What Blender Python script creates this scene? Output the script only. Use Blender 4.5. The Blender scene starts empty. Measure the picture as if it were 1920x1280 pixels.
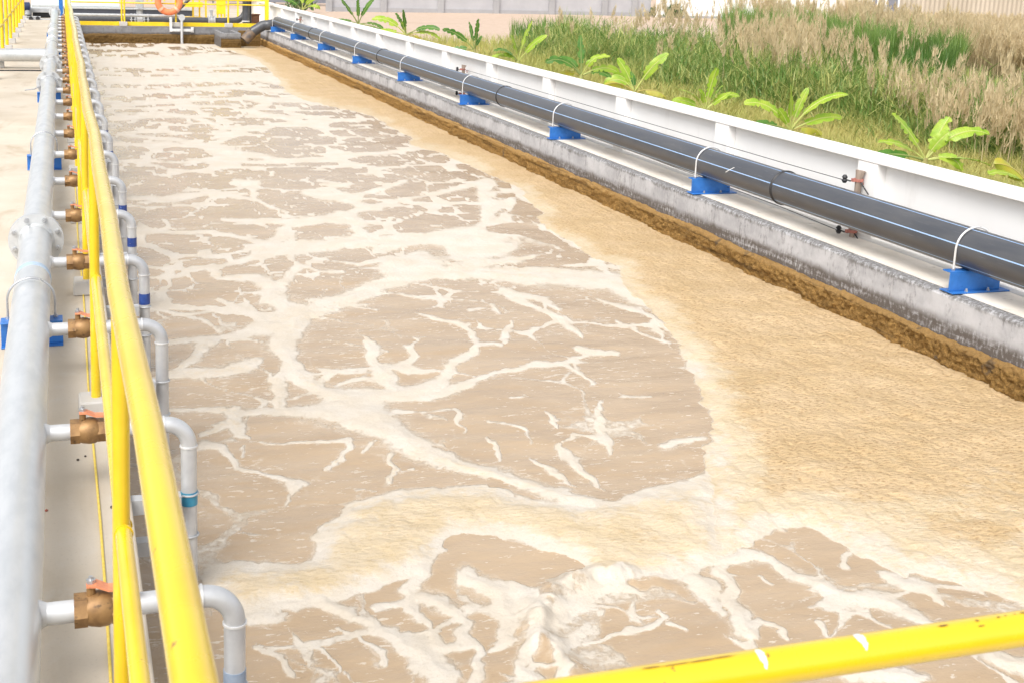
import bpy, bmesh, math, random
import numpy as np
from mathutils import Vector, Matrix

random.seed(7)
RNG = np.random.default_rng(11)
PI = math.pi
scene = bpy.context.scene
COL = scene.collection

# ------------------------------------------------------------------ camera
# measured from the photograph: focal length, principal point, rotation; eye 1.9 m above the walkway
FPX, PPX, PPY = 2269.28, 780.47, 391.46
R = np.array([[0.96047201, 0.02800549, -0.27696429],
              [-0.27684774, 0.20022504, -0.93982193],
              [0.02913502, 0.97934959, 0.20006380]])
EYE = np.array([0.0, 0.0, 1.9])
M = np.stack([R[:, 0], -R[:, 1], -R[:, 2]], 1)

def ray(x, y):
    return M @ np.array([x - PPX, y - PPY, FPX])

def at(x, y, X=None, Y=None, Z=None):
    """the point of the plane X=, Y= or Z= that photo pixel (x, y) shows (used to measure the place)"""
    q = ray(x, y)
    if X is not None: t = (X - EYE[0]) / q[0]
    elif Y is not None: t = (Y - EYE[1]) / q[1]
    else: t = (Z - EYE[2]) / q[2]
    return Vector((EYE + q * t).tolist())

cam_d = bpy.data.cameras.new('camera')
cam = bpy.data.objects.new('camera', cam_d)
COL.objects.link(cam)
cam.matrix_world = Matrix([[*R[0], 0], [*R[1], 0], [*R[2], 1.9], [0, 0, 0, 1]])
cam_d.sensor_width = 36.0
cam_d.lens = FPX / 1920 * 36
cam_d.shift_x = (960 - PPX) / 1920
cam_d.shift_y = (PPY - 640) / 1920
cam_d.clip_start = 0.05
cam_d.clip_end = 900
cam_d.dof.use_dof = True
cam_d.dof.focus_distance = 7.5
cam_d.dof.aperture_fstop = 13
scene.camera = cam

# ------------------------------------------------------------------ tagging
def tag(o, label=None, cat=None, group=None, kind=None):
    if label: o['label'] = label
    if cat: o['category'] = cat
    if group: o['group'] = group
    if kind: o['kind'] = kind
    return o

def empty(name, loc=(0, 0, 0), rz=0):
    o = bpy.data.objects.new(name, None)
    o.location = loc
    o.rotation_euler = (0, 0, rz)
    o.empty_display_size = 0.1
    COL.objects.link(o)
    return o

def copy_tree(o, parent=None):
    c = o.copy()
    COL.objects.link(c)
    if parent is not None: c.parent = parent
    for ch in list(o.children):
        copy_tree(ch, c)
    return c

# ------------------------------------------------------------------ mesh builder
class MB:
    def __init__(s):
        s.v = []; s.f = []
    def add(s, vs, fs):
        n = len(s.v)
        s.v += [tuple(p) for p in vs]
        s.f += [tuple(i + n for i in f) for f in fs]
        return s
    def box(s, x0, x1, y0, y1, z0, z1, top=1.0):
        cx, cy = (x0 + x1) / 2, (y0 + y1) / 2
        t = lambda x, y: (cx + (x - cx) * top, cy + (y - cy) * top)
        vs = [(x0, y0, z0), (x1, y0, z0), (x1, y1, z0), (x0, y1, z0),
              (*t(x0, y0), z1), (*t(x1, y0), z1), (*t(x1, y1), z1), (*t(x0, y1), z1)]
        return s.add(vs, [(3, 2, 1, 0), (4, 5, 6, 7), (0, 1, 5, 4), (1, 2, 6, 5), (2, 3, 7, 6), (3, 0, 4, 7)])
    def tube(s, path, r, n=16, caps=True):
        P = [Vector(p) for p in path]
        rs = r if isinstance(r, (list, tuple)) else [r] * len(P)
        T = []
        for i in range(len(P)):
            a = P[max(i - 1, 0)]; b = P[min(i + 1, len(P) - 1)]
            T.append((b - a).normalized())
        u = T[0].orthogonal().normalized()
        if abs(T[0].z) < 0.99: u = T[0].cross(Vector((0, 0, 1))).normalized()
        vs = []
        for i, p in enumerate(P):
            u = (u - T[i] * u.dot(T[i])).normalized()
            w = T[i].cross(u)
            for k in range(n):
                a = 2 * PI * k / n
                vs.append(p + (u * math.cos(a) + w * math.sin(a)) * rs[i])
        fs = []
        for i in range(len(P) - 1):
            for k in range(n):
                a = i * n + k; b = i * n + (k + 1) % n
                fs.append((a, b, b + n, a + n))
        if caps:
            fs.append(tuple(range(n - 1, -1, -1)))
            m = (len(P) - 1) * n
            fs.append(tuple(range(m, m + n)))
        return s.add(vs, fs)
    def rod(s, a, b, r, n=12):
        return s.tube([a, b], r, n)
    def ring(s, c, axis, r_out, r_in, th, n=32):
        ax = Vector(axis).normalized(); u = ax.orthogonal().normalized(); w = ax.cross(u); c = Vector(c)
        vs = []
        for dz, rr in ((-th / 2, r_in), (-th / 2, r_out), (th / 2, r_out), (th / 2, r_in)):
            for k in range(n):
                a = 2 * PI * k / n
                vs.append(c + ax * dz + (u * math.cos(a) + w * math.sin(a)) * rr)
        fs = []
        for j in range(4):
            for k in range(n):
                a = j * n + k; b = j * n + (k + 1) % n
                j2 = ((j + 1) % 4) * n
                fs.append((a, b, j2 + (k + 1) % n, j2 + k))
        return s.add(vs, fs)
    def build(s, name, mat, parent=None, smooth=35, bevel=0, loc=None):
        me = bpy.data.meshes.new(name)
        me.from_pydata(s.v, [], s.f)
        me.update()
        if smooth:
            me.polygons.foreach_set('use_smooth', [True] * len(me.polygons))
            me.set_sharp_from_angle(angle=math.radians(smooth))
        o = bpy.data.objects.new(name, me)
        COL.objects.link(o)
        if mat: me.materials.append(mat)
        if parent is not None: o.parent = parent
        if loc is not None: o.location = loc
        if bevel:
            b = o.modifiers.new('bevel', 'BEVEL'); b.width = bevel; b.segments = 2; b.limit_method = 'ANGLE'
        return o

def np_mesh(name, V, F, mat, attrs=None, smooth=True, parent=None):
    """V (n,3), F (m,3|4)"""
    me = bpy.data.meshes.new(name)
    V = np.ascontiguousarray(V, dtype=np.float32); F = np.ascontiguousarray(F, dtype=np.int32)
    k = F.shape[1]
    me.vertices.add(len(V)); me.vertices.foreach_set('co', V.ravel())
    me.loops.add(F.size); me.loops.foreach_set('vertex_index', F.ravel())
    me.polygons.add(len(F)); me.polygons.foreach_set('loop_start', np.arange(0, F.size, k, dtype=np.int32))
    me.update(calc_edges=True)
    if smooth: me.polygons.foreach_set('use_smooth', np.ones(len(F), dtype=bool))
    for nm, arr in (attrs or {}).items():
        a = me.attributes.new(nm, 'FLOAT', 'POINT')
        a.data.foreach_set('value', np.ascontiguousarray(arr, dtype=np.float32))
    me.materials.append(mat)
    o = bpy.data.objects.new(name, me)
    COL.objects.link(o)
    if parent is not None: o.parent = parent
    return o

def arc(c, r, a0, a1, n, u, w):
    c = Vector(c); u = Vector(u); w = Vector(w)
    return [c + (u * math.cos(a0 + (a1 - a0) * i / n) + w * math.sin(a0 + (a1 - a0) * i / n)) * r for i in range(n + 1)]

# ------------------------------------------------------------------ materials
class NT:
    def __init__(s, name):
        s.m = bpy.data.materials.new(name); s.m.use_nodes = True
        s.t = s.m.node_tree; s.n = s.t.nodes; s.l = s.t.links
        s.b = s.n['Principled BSDF']
        s.tc = s.n.new('ShaderNodeTexCoord')
    def link(s, a, b): s.l.new(a, b)
    def mapping(s, scale=(1, 1, 1), src='Object', rnd=False):
        mp = s.n.new('ShaderNodeMapping'); mp.inputs['Scale'].default_value = scale
        s.link(s.tc.outputs[src], mp.inputs['Vector'])
        if rnd:
            oi = s.n.new('ShaderNodeObjectInfo'); mu = s.n.new('ShaderNodeMath'); mu.operation = 'MULTIPLY'
            mu.inputs[1].default_value = 37.0
            s.link(oi.outputs['Random'], mu.inputs[0])
            s.link(mu.outputs[0], mp.inputs['Location'])
        return mp.outputs[0]
    def noise(s, vec, scale, detail=4, rough=0.55, dist=0):
        n = s.n.new('ShaderNodeTexNoise')
        n.inputs['Scale'].default_value = scale; n.inputs['Detail'].default_value = detail
        n.inputs['Roughness'].default_value = rough; n.inputs['Distortion'].default_value = dist
        s.link(vec, n.inputs['Vector'])
        return n.outputs[0]
    def voro(s, vec, scale, feature='F1', rand=1.0):
        n = s.n.new('ShaderNodeTexVoronoi'); n.feature = feature
        n.inputs['Scale'].default_value = scale; n.inputs['Randomness'].default_value = rand
        s.link(vec, n.inputs['Vector'])
        return n.outputs['Distance']
    def attr(s, name):
        a = s.n.new('ShaderNodeAttribute'); a.attribute_name = name
        return a.outputs['Fac']
    def math(s, op, a, b=None, c=None, clamp=False):
        m = s.n.new('ShaderNodeMath'); m.operation = op; m.use_clamp = clamp
        for i, x in enumerate((a, b, c)):
            if x is None: continue
            if isinstance(x, (int, float)): m.inputs[i].default_value = x
            else: s.link(x, m.inputs[i])
        return m.outputs[0]
    def ramp(s, fac, lo, hi, smooth=True):
        m = s.n.new('ShaderNodeMapRange'); m.clamp = True
        if smooth: m.interpolation_type = 'SMOOTHSTEP'
        m.inputs['From Min'].default_value = lo; m.inputs['From Max'].default_value = hi
        s.link(fac, m.inputs['Value'])
        return m.outputs[0]
    def mix(s, fac, a, b):
        m = s.n.new('ShaderNodeMix'); m.data_type = 'RGBA'
        for sock, x in ((m.inputs[0], fac), (m.inputs[6], a), (m.inputs[7], b)):
            if isinstance(x, (int, float)): sock.default_value = x
            elif isinstance(x, tuple): sock.default_value = (*x, 1) if len(x) == 3 else x
            else: s.link(x, sock)
        return m.outputs[2]
    def xyz(s, vec):
        n = s.n.new('ShaderNodeSeparateXYZ'); s.link(vec, n.inputs[0]); return n.outputs
    def bump(s, h, strength=0.3, dist=0.01, prev=None):
        b = s.n.new('ShaderNodeBump'); b.inputs['Strength'].default_value = strength; b.inputs['Distance'].default_value = dist
        s.link(h, b.inputs['Height'])
        if prev is not None: s.link(prev, b.inputs['Normal'])
        return b.outputs[0]
    def set(s, **k):
        for key, x in k.items():
            sock = s.b.inputs[{'col': 'Base Color', 'rough': 'Roughness', 'metal': 'Metallic', 'normal': 'Normal', 'spec': 'Specular IOR Level'}[key]]
            if isinstance(x, (int, float)): sock.default_value = x
            elif isinstance(x, tuple): sock.default_value = (*x, 1)
            else: s.link(x, sock)
        return s

def simple(name, c1, c2=None, rough=0.5, metal=0.0, scale=6, stretch=(1, 1, 1), bump=0.1, bscale=80, bd=0.003, lo=0.35, hi=0.7, c3=None, s3=30, t3=(0.62, 0.7), rnd=True):
    t = NT(name)
    v = t.mapping(stretch, rnd=rnd)
    n = t.noise(v, scale, 6)
    col = t.mix(t.ramp(n, lo, hi), c1, c2 or tuple(x * 0.8 for x in c1))
    if c3: col = t.mix(t.ramp(t.noise(v, s3, 5), *t3), col, c3)
    t.set(col=col, metal=metal)
    r = t.math('MULTIPLY_ADD', n, 0.25, rough - 0.12, clamp=True)
    t.set(rough=r)
    if bump: t.set(normal=t.bump(t.noise(v, bscale, 4), bump, bd))
    return t.m

MT = {}
MT['yellow'] = simple('yellow_paint', (0.74, 0.515, 0.012), (0.68, 0.45, 0.008), 0.28, scale=5, bump=0.06, bscale=30, c3=(0.30, 0.16, 0.03), s3=55, t3=(0.70, 0.73))
MT['yellow_plain'] = simple('yellow_paint_far', (0.86, 0.62, 0.02), (0.78, 0.52, 0.01), 0.4, bump=0)
MT['galv'] = simple('galvanised_steel', (0.63, 0.645, 0.655), (0.55, 0.57, 0.585), 0.34, 0.45, scale=14, stretch=(1, 0.35, 1), bump=0.06, bscale=40, c3=(0.66, 0.67, 0.68), s3=9, t3=(0.55, 0.7))
MT['galv_drop'] = simple('galvanised_pipe', (0.60, 0.61, 0.62), (0.48, 0.49, 0.51), 0.38, 0.3, scale=10, bump=0.05, bscale=50)
MT['steel'] = simple('zinc_plated_steel', (0.55, 0.56, 0.57), (0.42, 0.43, 0.45), 0.3, 0.7, scale=30, bump=0)
MT['white_steel'] = simple('white_coated_rod', (0.72, 0.72, 0.72), (0.6, 0.6, 0.6), 0.35, 0.2, scale=30, bump=0)
MT['brass'] = simple('brass_valve_metal', (0.33, 0.19, 0.075), (0.20, 0.11, 0.045), 0.5, 0.35, scale=22, bump=0.15, bscale=120, c3=(0.11, 0.065, 0.03), s3=40, t3=(0.58, 0.7))
MT['orange'] = simple('orange_handle_coating', (0.66, 0.26, 0.13), (0.55, 0.19, 0.09), 0.5, scale=40)
MT['blue'] = simple('blue_paint', (0.03, 0.17, 0.52), (0.02, 0.13, 0.42), 0.38, scale=12, bump=0.05, c3=(0.012, 0.06, 0.2), s3=60, t3=(0.68, 0.74))
MT['navy'] = simple('navy_tape', (0.02, 0.05, 0.22), (0.03, 0.08, 0.3), 0.4, scale=30, c3=(0.6, 0.62, 0.66), s3=75, t3=(0.66, 0.7))
MT['teal'] = simple('teal_tape', (0.03, 0.22, 0.38), (0.05, 0.28, 0.42), 0.4, scale=30)
MT['greyblue'] = simple('faded_blue_tape', (0.30, 0.36, 0.45), (0.24, 0.31, 0.42), 0.5, scale=40)
MT['paleblue'] = simple('pale_blue_band', (0.36, 0.48, 0.62), (0.42, 0.52, 0.64), 0.5, scale=40)
MT['black'] = simple('black_rubber', (0.03, 0.03, 0.033), (0.02, 0.02, 0.022), 0.5, scale=20)
MT['cord'] = simple('yellow_cord_fibre', (0.78, 0.60, 0.12), (0.7, 0.5, 0.08), 0.7, scale=60)
MT['rust'] = simple('rust_chip', (0.22, 0.10, 0.03), (0.12, 0.06, 0.02), 0.8, scale=60)
MT['dropping'] = simple('white_dropping', (0.78, 0.78, 0.76), (0.68, 0.68, 0.66), 0.8, scale=60)
MT['wood'] = simple('weathered_timber', (0.40, 0.32, 0.26), (0.22, 0.17, 0.135), 0.8, scale=18, stretch=(1, 1, 0.15), bump=0.4, bscale=60, c3=(0.35, 0.28, 0.22), s3=20)
MT['red'] = simple('faded_red_clamp', (0.46, 0.17, 0.13), (0.36, 0.14, 0.11), 0.5, scale=40)
MT['brownbox'] = simple('brown_panel', (0.20, 0.09, 0.04), (0.14, 0.06, 0.03), 0.6)
MT['lifering'] = simple('orange_lifebuoy_skin', (0.85, 0.25, 0.10), (0.75, 0.2, 0.08), 0.5)
MT['strap'] = simple('pale_orange_strap', (0.85, 0.45, 0.30), (0.8, 0.4, 0.26), 0.6)
MT['palegreen'] = simple('pale_green_wall', (0.66, 0.74, 0.70), (0.60, 0.69, 0.65), 0.6, scale=1.5)
MT['darkband'] = simple('dark_slate_band', (0.05, 0.055, 0.075), (0.035, 0.04, 0.055), 0.5, scale=2)
MT['motor'] = simple('dark_blue_motor_paint', (0.02, 0.05, 0.13), (0.015, 0.03, 0.09), 0.4)
MT['greypaint'] = simple('light_grey_paint', (0.46, 0.47, 0.48), (0.38, 0.39, 0.40), 0.45, scale=8)
MT['pebble'] = simple('dark_grit', (0.05, 0.045, 0.04), (0.09, 0.07, 0.05), 0.8, scale=60)
MT['pebble_red'] = simple('reddish_grit', (0.35, 0.10, 0.07), (0.25, 0.08, 0.05), 0.8, scale=60)

MT['yellow'].node_tree.nodes['Principled BSDF'].inputs['Coat Weight'].default_value = 0.6
MT['yellow'].node_tree.nodes['Principled BSDF'].inputs['Coat Roughness'].default_value = 0.15
def mat_hdpe():
    t = NT('black_polyethylene')
    v = t.mapping((1, 1, 1))
    sx = t.xyz(t.tc.outputs['Object'])
    n = t.noise(t.mapping((3, 0.6, 3)), 5, 5)
    col = t.mix(t.ramp(n, 0.3, 0.75), (0.058, 0.062, 0.072), (0.082, 0.083, 0.088))
    sc = t.noise(t.mapping((60, 2, 60)), 3, 3)
    col = t.mix(t.math('MULTIPLY', t.ramp(sc, 0.66, 0.72), 0.25), col, (0.3, 0.3, 0.31))
    t.set(col=col, rough=t.math('MULTIPLY_ADD', n, 0.2, 0.24), normal=t.bump(t.noise(v, 30, 3), 0.05, 0.003))
    return t.m
MT['hdpe'] = mat_hdpe()
MT['hdpe_blue'] = simple('blue_pipe_stripe', (0.30, 0.46, 0.72), (0.35, 0.50, 0.74), 0.4, scale=8, bump=0)
MT['hdpe_muddy'] = simple('mud_coated_polyethylene', (0.20, 0.14, 0.09), (0.09, 0.08, 0.08), 0.7, scale=8)

def mat_walk():
    t = NT('walkway_concrete')
    v = t.mapping((1, 1, 1))
    n1 = t.noise(v, 1.1, 6, 0.6); n2 = t.noise(v, 9, 6, 0.65); n3 = t.noise(v, 90, 3)
    col = t.mix(t.ramp(n1, 0.3, 0.7), (0.585, 0.52, 0.43), (0.50, 0.43, 0.335))
    col = t.mix(t.math('MULTIPLY', t.ramp(n2, 0.5, 0.8), 0.5), col, (0.58, 0.55, 0.50))
    st = t.noise(t.mapping((1.3, 0.5, 1)), 2.2, 5, 0.6, 0.6)
    col = t.mix(t.math('MULTIPLY', t.ramp(st, 0.53, 0.70), 0.5), col, (0.36, 0.28, 0.18))
    col = t.mix(t.math('MULTIPLY', t.ramp(n3, 0.55, 0.75), 0.18), col, (0.26, 0.23, 0.2))
    t.set(col=col, rough=0.85, normal=t.bump(t.math('ADD', n2, t.math('MULTIPLY', n3, 0.4)), 0.25, 0.004))
    return t.m
MT['walk'] = mat_walk()

def mat_tankwall(name='stained_tank_concrete', k=1.0):
    """grey-white concrete, vertical black mould streaks, a dark damp band and a brown tide mark low down"""
    t = NT(name)
    o = t.xyz(t.tc.outputs['Object'])
    z = o[2]
    st = (1, 1, 0.22)
    a = t.noise(t.mapping(st), 9, 7, 0.7)
    b = t.noise(t.mapping((1, 1, 1)), 4, 6, 0.65)
    c = t.noise(t.mapping((1, 1, 0.5)), 45, 5, 0.7)
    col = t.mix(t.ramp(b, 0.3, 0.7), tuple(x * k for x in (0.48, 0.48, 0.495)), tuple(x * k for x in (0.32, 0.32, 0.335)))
    spots = t.math('MULTIPLY', t.ramp(t.math('ADD', t.math('MULTIPLY', a, 0.6), t.math('MULTIPLY', c, 0.4)), 0.52, 0.64), 0.55)
    col = t.mix(spots, col, (0.085, 0.08, 0.078))
    zz = t.math('ADD', z, t.math('MULTIPLY', t.math('SUBTRACT', b, 0.5), 0.11))
    low = t.math('SUBTRACT', 1.0, t.ramp(zz, -0.20, -0.13))
    col = t.mix(t.math('MULTIPLY', low, t.ramp(t.math('ADD', t.math('MULTIPLY', c, 0.6), t.math('MULTIPLY', t.noise(t.mapping((1, 0.25, 3)), 7, 5, 0.7), 0.5)), 0.36, 0.58)), col, (0.10, 0.085, 0.075))
    lip = t.math('MULTIPLY', t.ramp(zz, -0.045, -0.015), t.ramp(c, 0.3, 0.6))
    col = t.mix(lip, col, (0.14, 0.135, 0.13))
    t.set(col=col, rough=0.85, normal=t.bump(t.math('ADD', a, c), 0.5, 0.008))
    return t.m
MT['tankwall'] = mat_tankwall()
MT['tankwall_dirty_shaded'] = mat_tankwall('dirty_shaded_tank_concrete', 0.5)  # darker copy for the far end: dirt and the end faces' shade in the colour
MT['ledge'] = simple('ledge_concrete', (0.80, 0.75, 0.68), (0.70, 0.64, 0.56), 0.85, scale=3, bump=0.2, bscale=60, c3=(0.40, 0.36, 0.31), s3=8, t3=(0.6, 0.78))

def mat_crust(name='dried_sludge_crust', k=1.0):
    t = NT(name)
    v = t.mapping((1, 1, 1))
    n = t.noise(v, 28, 7, 0.78); n2 = t.noise(v, 110, 5, 0.8); z = t.xyz(t.tc.outputs['Object'])[2]
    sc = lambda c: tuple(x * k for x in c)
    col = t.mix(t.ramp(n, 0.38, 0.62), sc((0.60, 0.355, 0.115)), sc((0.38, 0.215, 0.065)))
    col = t.mix(t.math('MULTIPLY', t.ramp(n2, 0.5, 0.64), 0.8), col, sc((0.10, 0.055, 0.02)))
    top = t.ramp(t.math('ADD', z, t.math('MULTIPLY', n, 0.05)), -0.285, -0.255)
    col = t.mix(t.math('MULTIPLY', top, 0.55), col, sc((0.64, 0.40, 0.16)))
    lay = t.noise(t.mapping((0.3, 0.3, 12)), 3, 4, 0.6)
    col = t.mix(t.math('MULTIPLY', t.ramp(lay, 0.52, 0.66), 0.6), col, sc((0.10, 0.06, 0.028)))
    g = t.math('MULTIPLY', t.ramp(t.noise(v, 5.5, 3), 0.66, 0.72), 0.6)
    col = t.mix(g, col, sc((0.12, 0.105, 0.09)))
    t.set(col=col, rough=0.95, spec=0.2, normal=t.bump(t.math('ADD', n, n2), 1.0, 0.035))
    return t.m
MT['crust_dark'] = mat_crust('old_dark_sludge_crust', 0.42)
MT['crust'] = mat_crust()

def mat_white(name, c1, c2, bands=True):
    t = NT(name)
    v = t.mapping((1, 1, 1))
    n = t.noise(v, 1.2, 5); n2 = t.noise(t.mapping((1, 1, 0.25)), 6, 5, 0.65)
    col = t.mix(t.ramp(n, 0.3, 0.7), c1, c2)
    col = t.mix(t.math('MULTIPLY', t.ramp(n2, 0.56, 0.78), 0.22), col, (0.55, 0.52, 0.47))
    t.set(col=col, rough=0.75, normal=t.bump(t.noise(v, 50, 4), 0.1, 0.003))
    return t.m
MT['white'] = mat_white('white_wall_paint', (0.82, 0.81, 0.795), (0.78, 0.765, 0.745))
MT['greywall'] = mat_white('grey_precast_concrete', (0.44, 0.44, 0.46), (0.39, 0.39, 0.41))
MT['greypost'] = mat_white('grey_post_concrete', (0.36, 0.36, 0.37), (0.32, 0.32, 0.33))
MT['block'] = mat_white('cast_concrete_block', (0.52, 0.50, 0.475), (0.45, 0.43, 0.40))
MT['slate'] = simple('slate_grey_sheet', (0.22, 0.23, 0.27), (0.17, 0.18, 0.22), 0.6, scale=3, stretch=(0.1, 1, 6))

def mat_corr():
    t = NT('beige_corrugated_sheet')
    o = t.xyz(t.tc.outputs['Object'])
    w = t.math('SINE', t.math('MULTIPLY', o[0], 2 * PI / 0.32))
    n = t.noise(t.mapping((1, 1, 0.15)), 1.3, 5, 0.6)
    col = t.mix(t.ramp(n, 0.35, 0.7), (0.50, 0.44, 0.35), (0.42, 0.365, 0.28))
    t.set(col=col, rough=0.6, normal=t.bump(w, 0.6, 0.03))
    return t.m
MT['corr'] = mat_corr()

def mat_ground():
    t = NT('dirt_and_field_ground')
    v = t.mapping((1, 1, 1))
    o = t.xyz(t.tc.outputs['Object'])
    n = t.noise(v, 0.35, 7, 0.65); n2 = t.noise(v, 2.6, 6, 0.7); tr = t.noise(t.mapping((0.12, 1.2, 1)), 0.6, 5, 0.6)
    dirt = t.mix(t.ramp(n2, 0.3, 0.7), (0.52, 0.40, 0.31), (0.46, 0.345, 0.26))
    dirt = t.mix(t.math('MULTIPLY', t.ramp(tr, 0.55, 0.7), 0.5), dirt, (0.36, 0.25, 0.18))
    grass = t.mix(t.ramp(n2, 0.35, 0.65), (0.19, 0.165, 0.05), (0.11, 0.12, 0.03))
    yy = t.math('ADD', o[1], t.math('MULTIPLY', t.math('SUBTRACT', n, 0.5), 10.0))
    xx = t.math('MULTIPLY', t.math('SUBTRACT', o[0], 8.0), 0.35)
    f = t.ramp(t.math('SUBTRACT', yy, xx), 29.0, 33.0)
    t.set(col=t.mix(f, grass, dirt), rough=0.95, normal=t.bump(n2, 0.5, 0.05))
    return t.m
MT['ground'] = mat_ground()

def mat_foam(name):
    """turbid brown water and its foam; 'foam' and 'tan' say where froth lies and how old it is"""
    t = NT(name)
    v = t.mapping((1, 1, 1)); vs = t.mapping((1, 2.2, 1))
    foam = t.attr('foam'); tan = t.attr('tan')
    nf = t.noise(v, 34, 6, 0.7)
    nm = t.noise(v, 9, 5, 0.6)
    e = t.math('ADD', foam, t.math('MULTIPLY', t.math('SUBTRACT', nf, 0.5), 0.55))
    e = t.math('ADD', e, t.math('MULTIPLY', t.math('SUBTRACT', nm, 0.5), 0.25))
    film = t.noise(v, 16, 6, 0.72)
    e = t.math('ADD', e, t.math('MULTIPLY', t.math('SUBTRACT', film, 0.5), 0.35))
    m = t.ramp(e, 0.43, 0.62)
    # flecks of froth floating on open water
    fl = t.noise(t.mapping((1, 2.6, 1)), 17, 5, 0.62)
    gate = t.noise(v, 1.7, 3)
    fk = t.ramp(t.math('ADD', fl, t.math('MULTIPLY', t.math('SUBTRACT', gate, 0.5), 0.26)), 0.60, 0.69)
    thin = t.math('MULTIPLY', t.ramp(t.math('ADD', foam, t.math('MULTIPLY', t.math('SUBTRACT', film, 0.5), 0.9)), 0.22, 0.56), 0.38)
    m2 = t.math('MAXIMUM', t.math('MAXIMUM', m, thin), t.math('MULTIPLY', fk, 0.75))
    wcol = t.mix(t.ramp(t.noise(t.mapping((0.7, 2.0, 1)), 2.2, 5, 0.6), 0.3, 0.7), (0.425, 0.318, 0.208), (0.365, 0.265, 0.165))
    fresh = t.mix(t.ramp(t.noise(v, 5, 4), 0.3, 0.7), (0.58, 0.53, 0.46), (0.55, 0.485, 0.395))
    cream = t.mix(t.ramp(t.noise(v, 6, 5, 0.6), 0.35, 0.7), (0.565, 0.465, 0.325), (0.53, 0.42, 0.265))
    nt = t.noise(t.mapping((0.75, 1.5, 1)), 42, 6, 0.72)
    oldc = t.mix(t.ramp(t.noise(v, 3.0, 6, 0.65), 0.32, 0.68), (0.545, 0.40, 0.235), (0.48, 0.34, 0.18))
    vc = t.voro(t.mapping((0.8, 1.3, 1)), 36)
    crk = t.ramp(t.math('ADD', vc, t.math('MULTIPLY', t.math('SUBTRACT', nt, 0.5), 1.0)), 0.36, 0.14)
    crk = t.math('MULTIPLY', crk, t.ramp(t.noise(v, 2.6, 5, 0.7), 0.28, 0.52))
    pits = t.math('MAXIMUM', t.ramp(nt, 0.57, 0.66), crk)
    oldc = t.mix(t.math('MULTIPLY', pits, 0.7), oldc, (0.27, 0.155, 0.055))
    oldc = t.mix(t.math('MULTIPLY', t.ramp(nt, 0.47, 0.36), 0.45), oldc, (0.55, 0.41, 0.22))
    tt = t.math('ADD', tan, t.math('MULTIPLY', t.math('SUBTRACT', nm, 0.5), 0.5))
    tt = t.math('ADD', tt, t.math('MULTIPLY', t.math('SUBTRACT', nf, 0.5), 0.55))
    bub = t.noise(v, 75, 4, 0.75)
    fresh = t.mix(t.math('MULTIPLY', t.ramp(bub, 0.48, 0.66), 0.30), fresh, (0.44, 0.37, 0.28))
    cream = t.mix(t.math('MULTIPLY', t.ramp(nt, 0.52, 0.66), 0.42), cream, (0.38, 0.26, 0.13))
    fcol = t.mix(t.ramp(tt, 0.10, 0.42), fresh, cream)
    fcol = t.mix(t.ramp(tt, 0.50, 0.85), fcol, oldc)
    col = t.mix(m2, wcol, fcol)
    rough = t.math('ADD', 0.11, t.math('MULTIPLY', m2, 0.6))
    wv = t.noise(t.mapping((0.8, 1.5, 1)), 6, 5, 0.6)
    wv2 = t.noise(t.mapping((0.8, 1.6, 1)), 24, 4, 0.6)
    hw = t.math('ADD', wv, t.math('MULTIPLY', wv2, 0.22))
    hf = t.math('ADD', t.math('MULTIPLY', nf, 0.5), t.math('MULTIPLY', t.math('ADD', t.math('MULTIPLY', nt, 0.8), t.math('MULTIPLY', vc, 0.7)), t.math('MULTIPLY', tan, 1.5)))
    mixh = t.n.new('ShaderNodeMix'); mixh.data_type = 'FLOAT'
    t.link(m, mixh.inputs[0]); t.link(t.math('MULTIPLY', hw, 0.8), mixh.inputs[2]); t.link(t.math('ADD', hf, 0.6), mixh.inputs[3])
    t.set(col=col, rough=rough, normal=t.bump(bub, 0.25, 0.006, t.bump(mixh.outputs[0], 0.55, 0.02)), spec=0.4)
    return t.m
MT['water'] = mat_foam('turbid_water')
MT['foam'] = mat_foam('froth')

def mat_leaf(name, c1, c2, trans=0.35, rough=0.45, attr=True):
    t = NT(name)
    a = t.attr('tone')
    col = t.mix(a, c1, c2)
    t.set(col=col, rough=rough)
    tr = t.n.new('ShaderNodeBsdfTranslucent'); t.link(col, tr.inputs['Color'])
    mx = t.n.new('ShaderNodeMixShader'); mx.inputs[0].default_value = trans
    t.link(t.b.outputs[0], mx.inputs[1]); t.link(tr.outputs[0], mx.inputs[2])
    t.link(mx.outputs[0], t.n['Material Output'].inputs['Surface'])
    return t.m
MT['grass'] = mat_leaf('dry_grass_blades', (0.56, 0.49, 0.17), (0.38, 0.42, 0.10), 0.4)
MT['reed'] = mat_leaf('green_reed_blades', (0.085, 0.19, 0.035), (0.27, 0.39, 0.10), 0.4)
MT['weed'] = mat_leaf('weed_foliage', (0.13, 0.25, 0.045), (0.46, 0.47, 0.15), 0.4)
MT['plume'] = mat_leaf('tan_grass_plumes', (0.72, 0.60, 0.39), (0.58, 0.47, 0.28), 0.45, 0.8)
MT['bush'] = mat_leaf('bush_foliage', (0.06, 0.13, 0.035), (0.13, 0.20, 0.06), 0.3)

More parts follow.
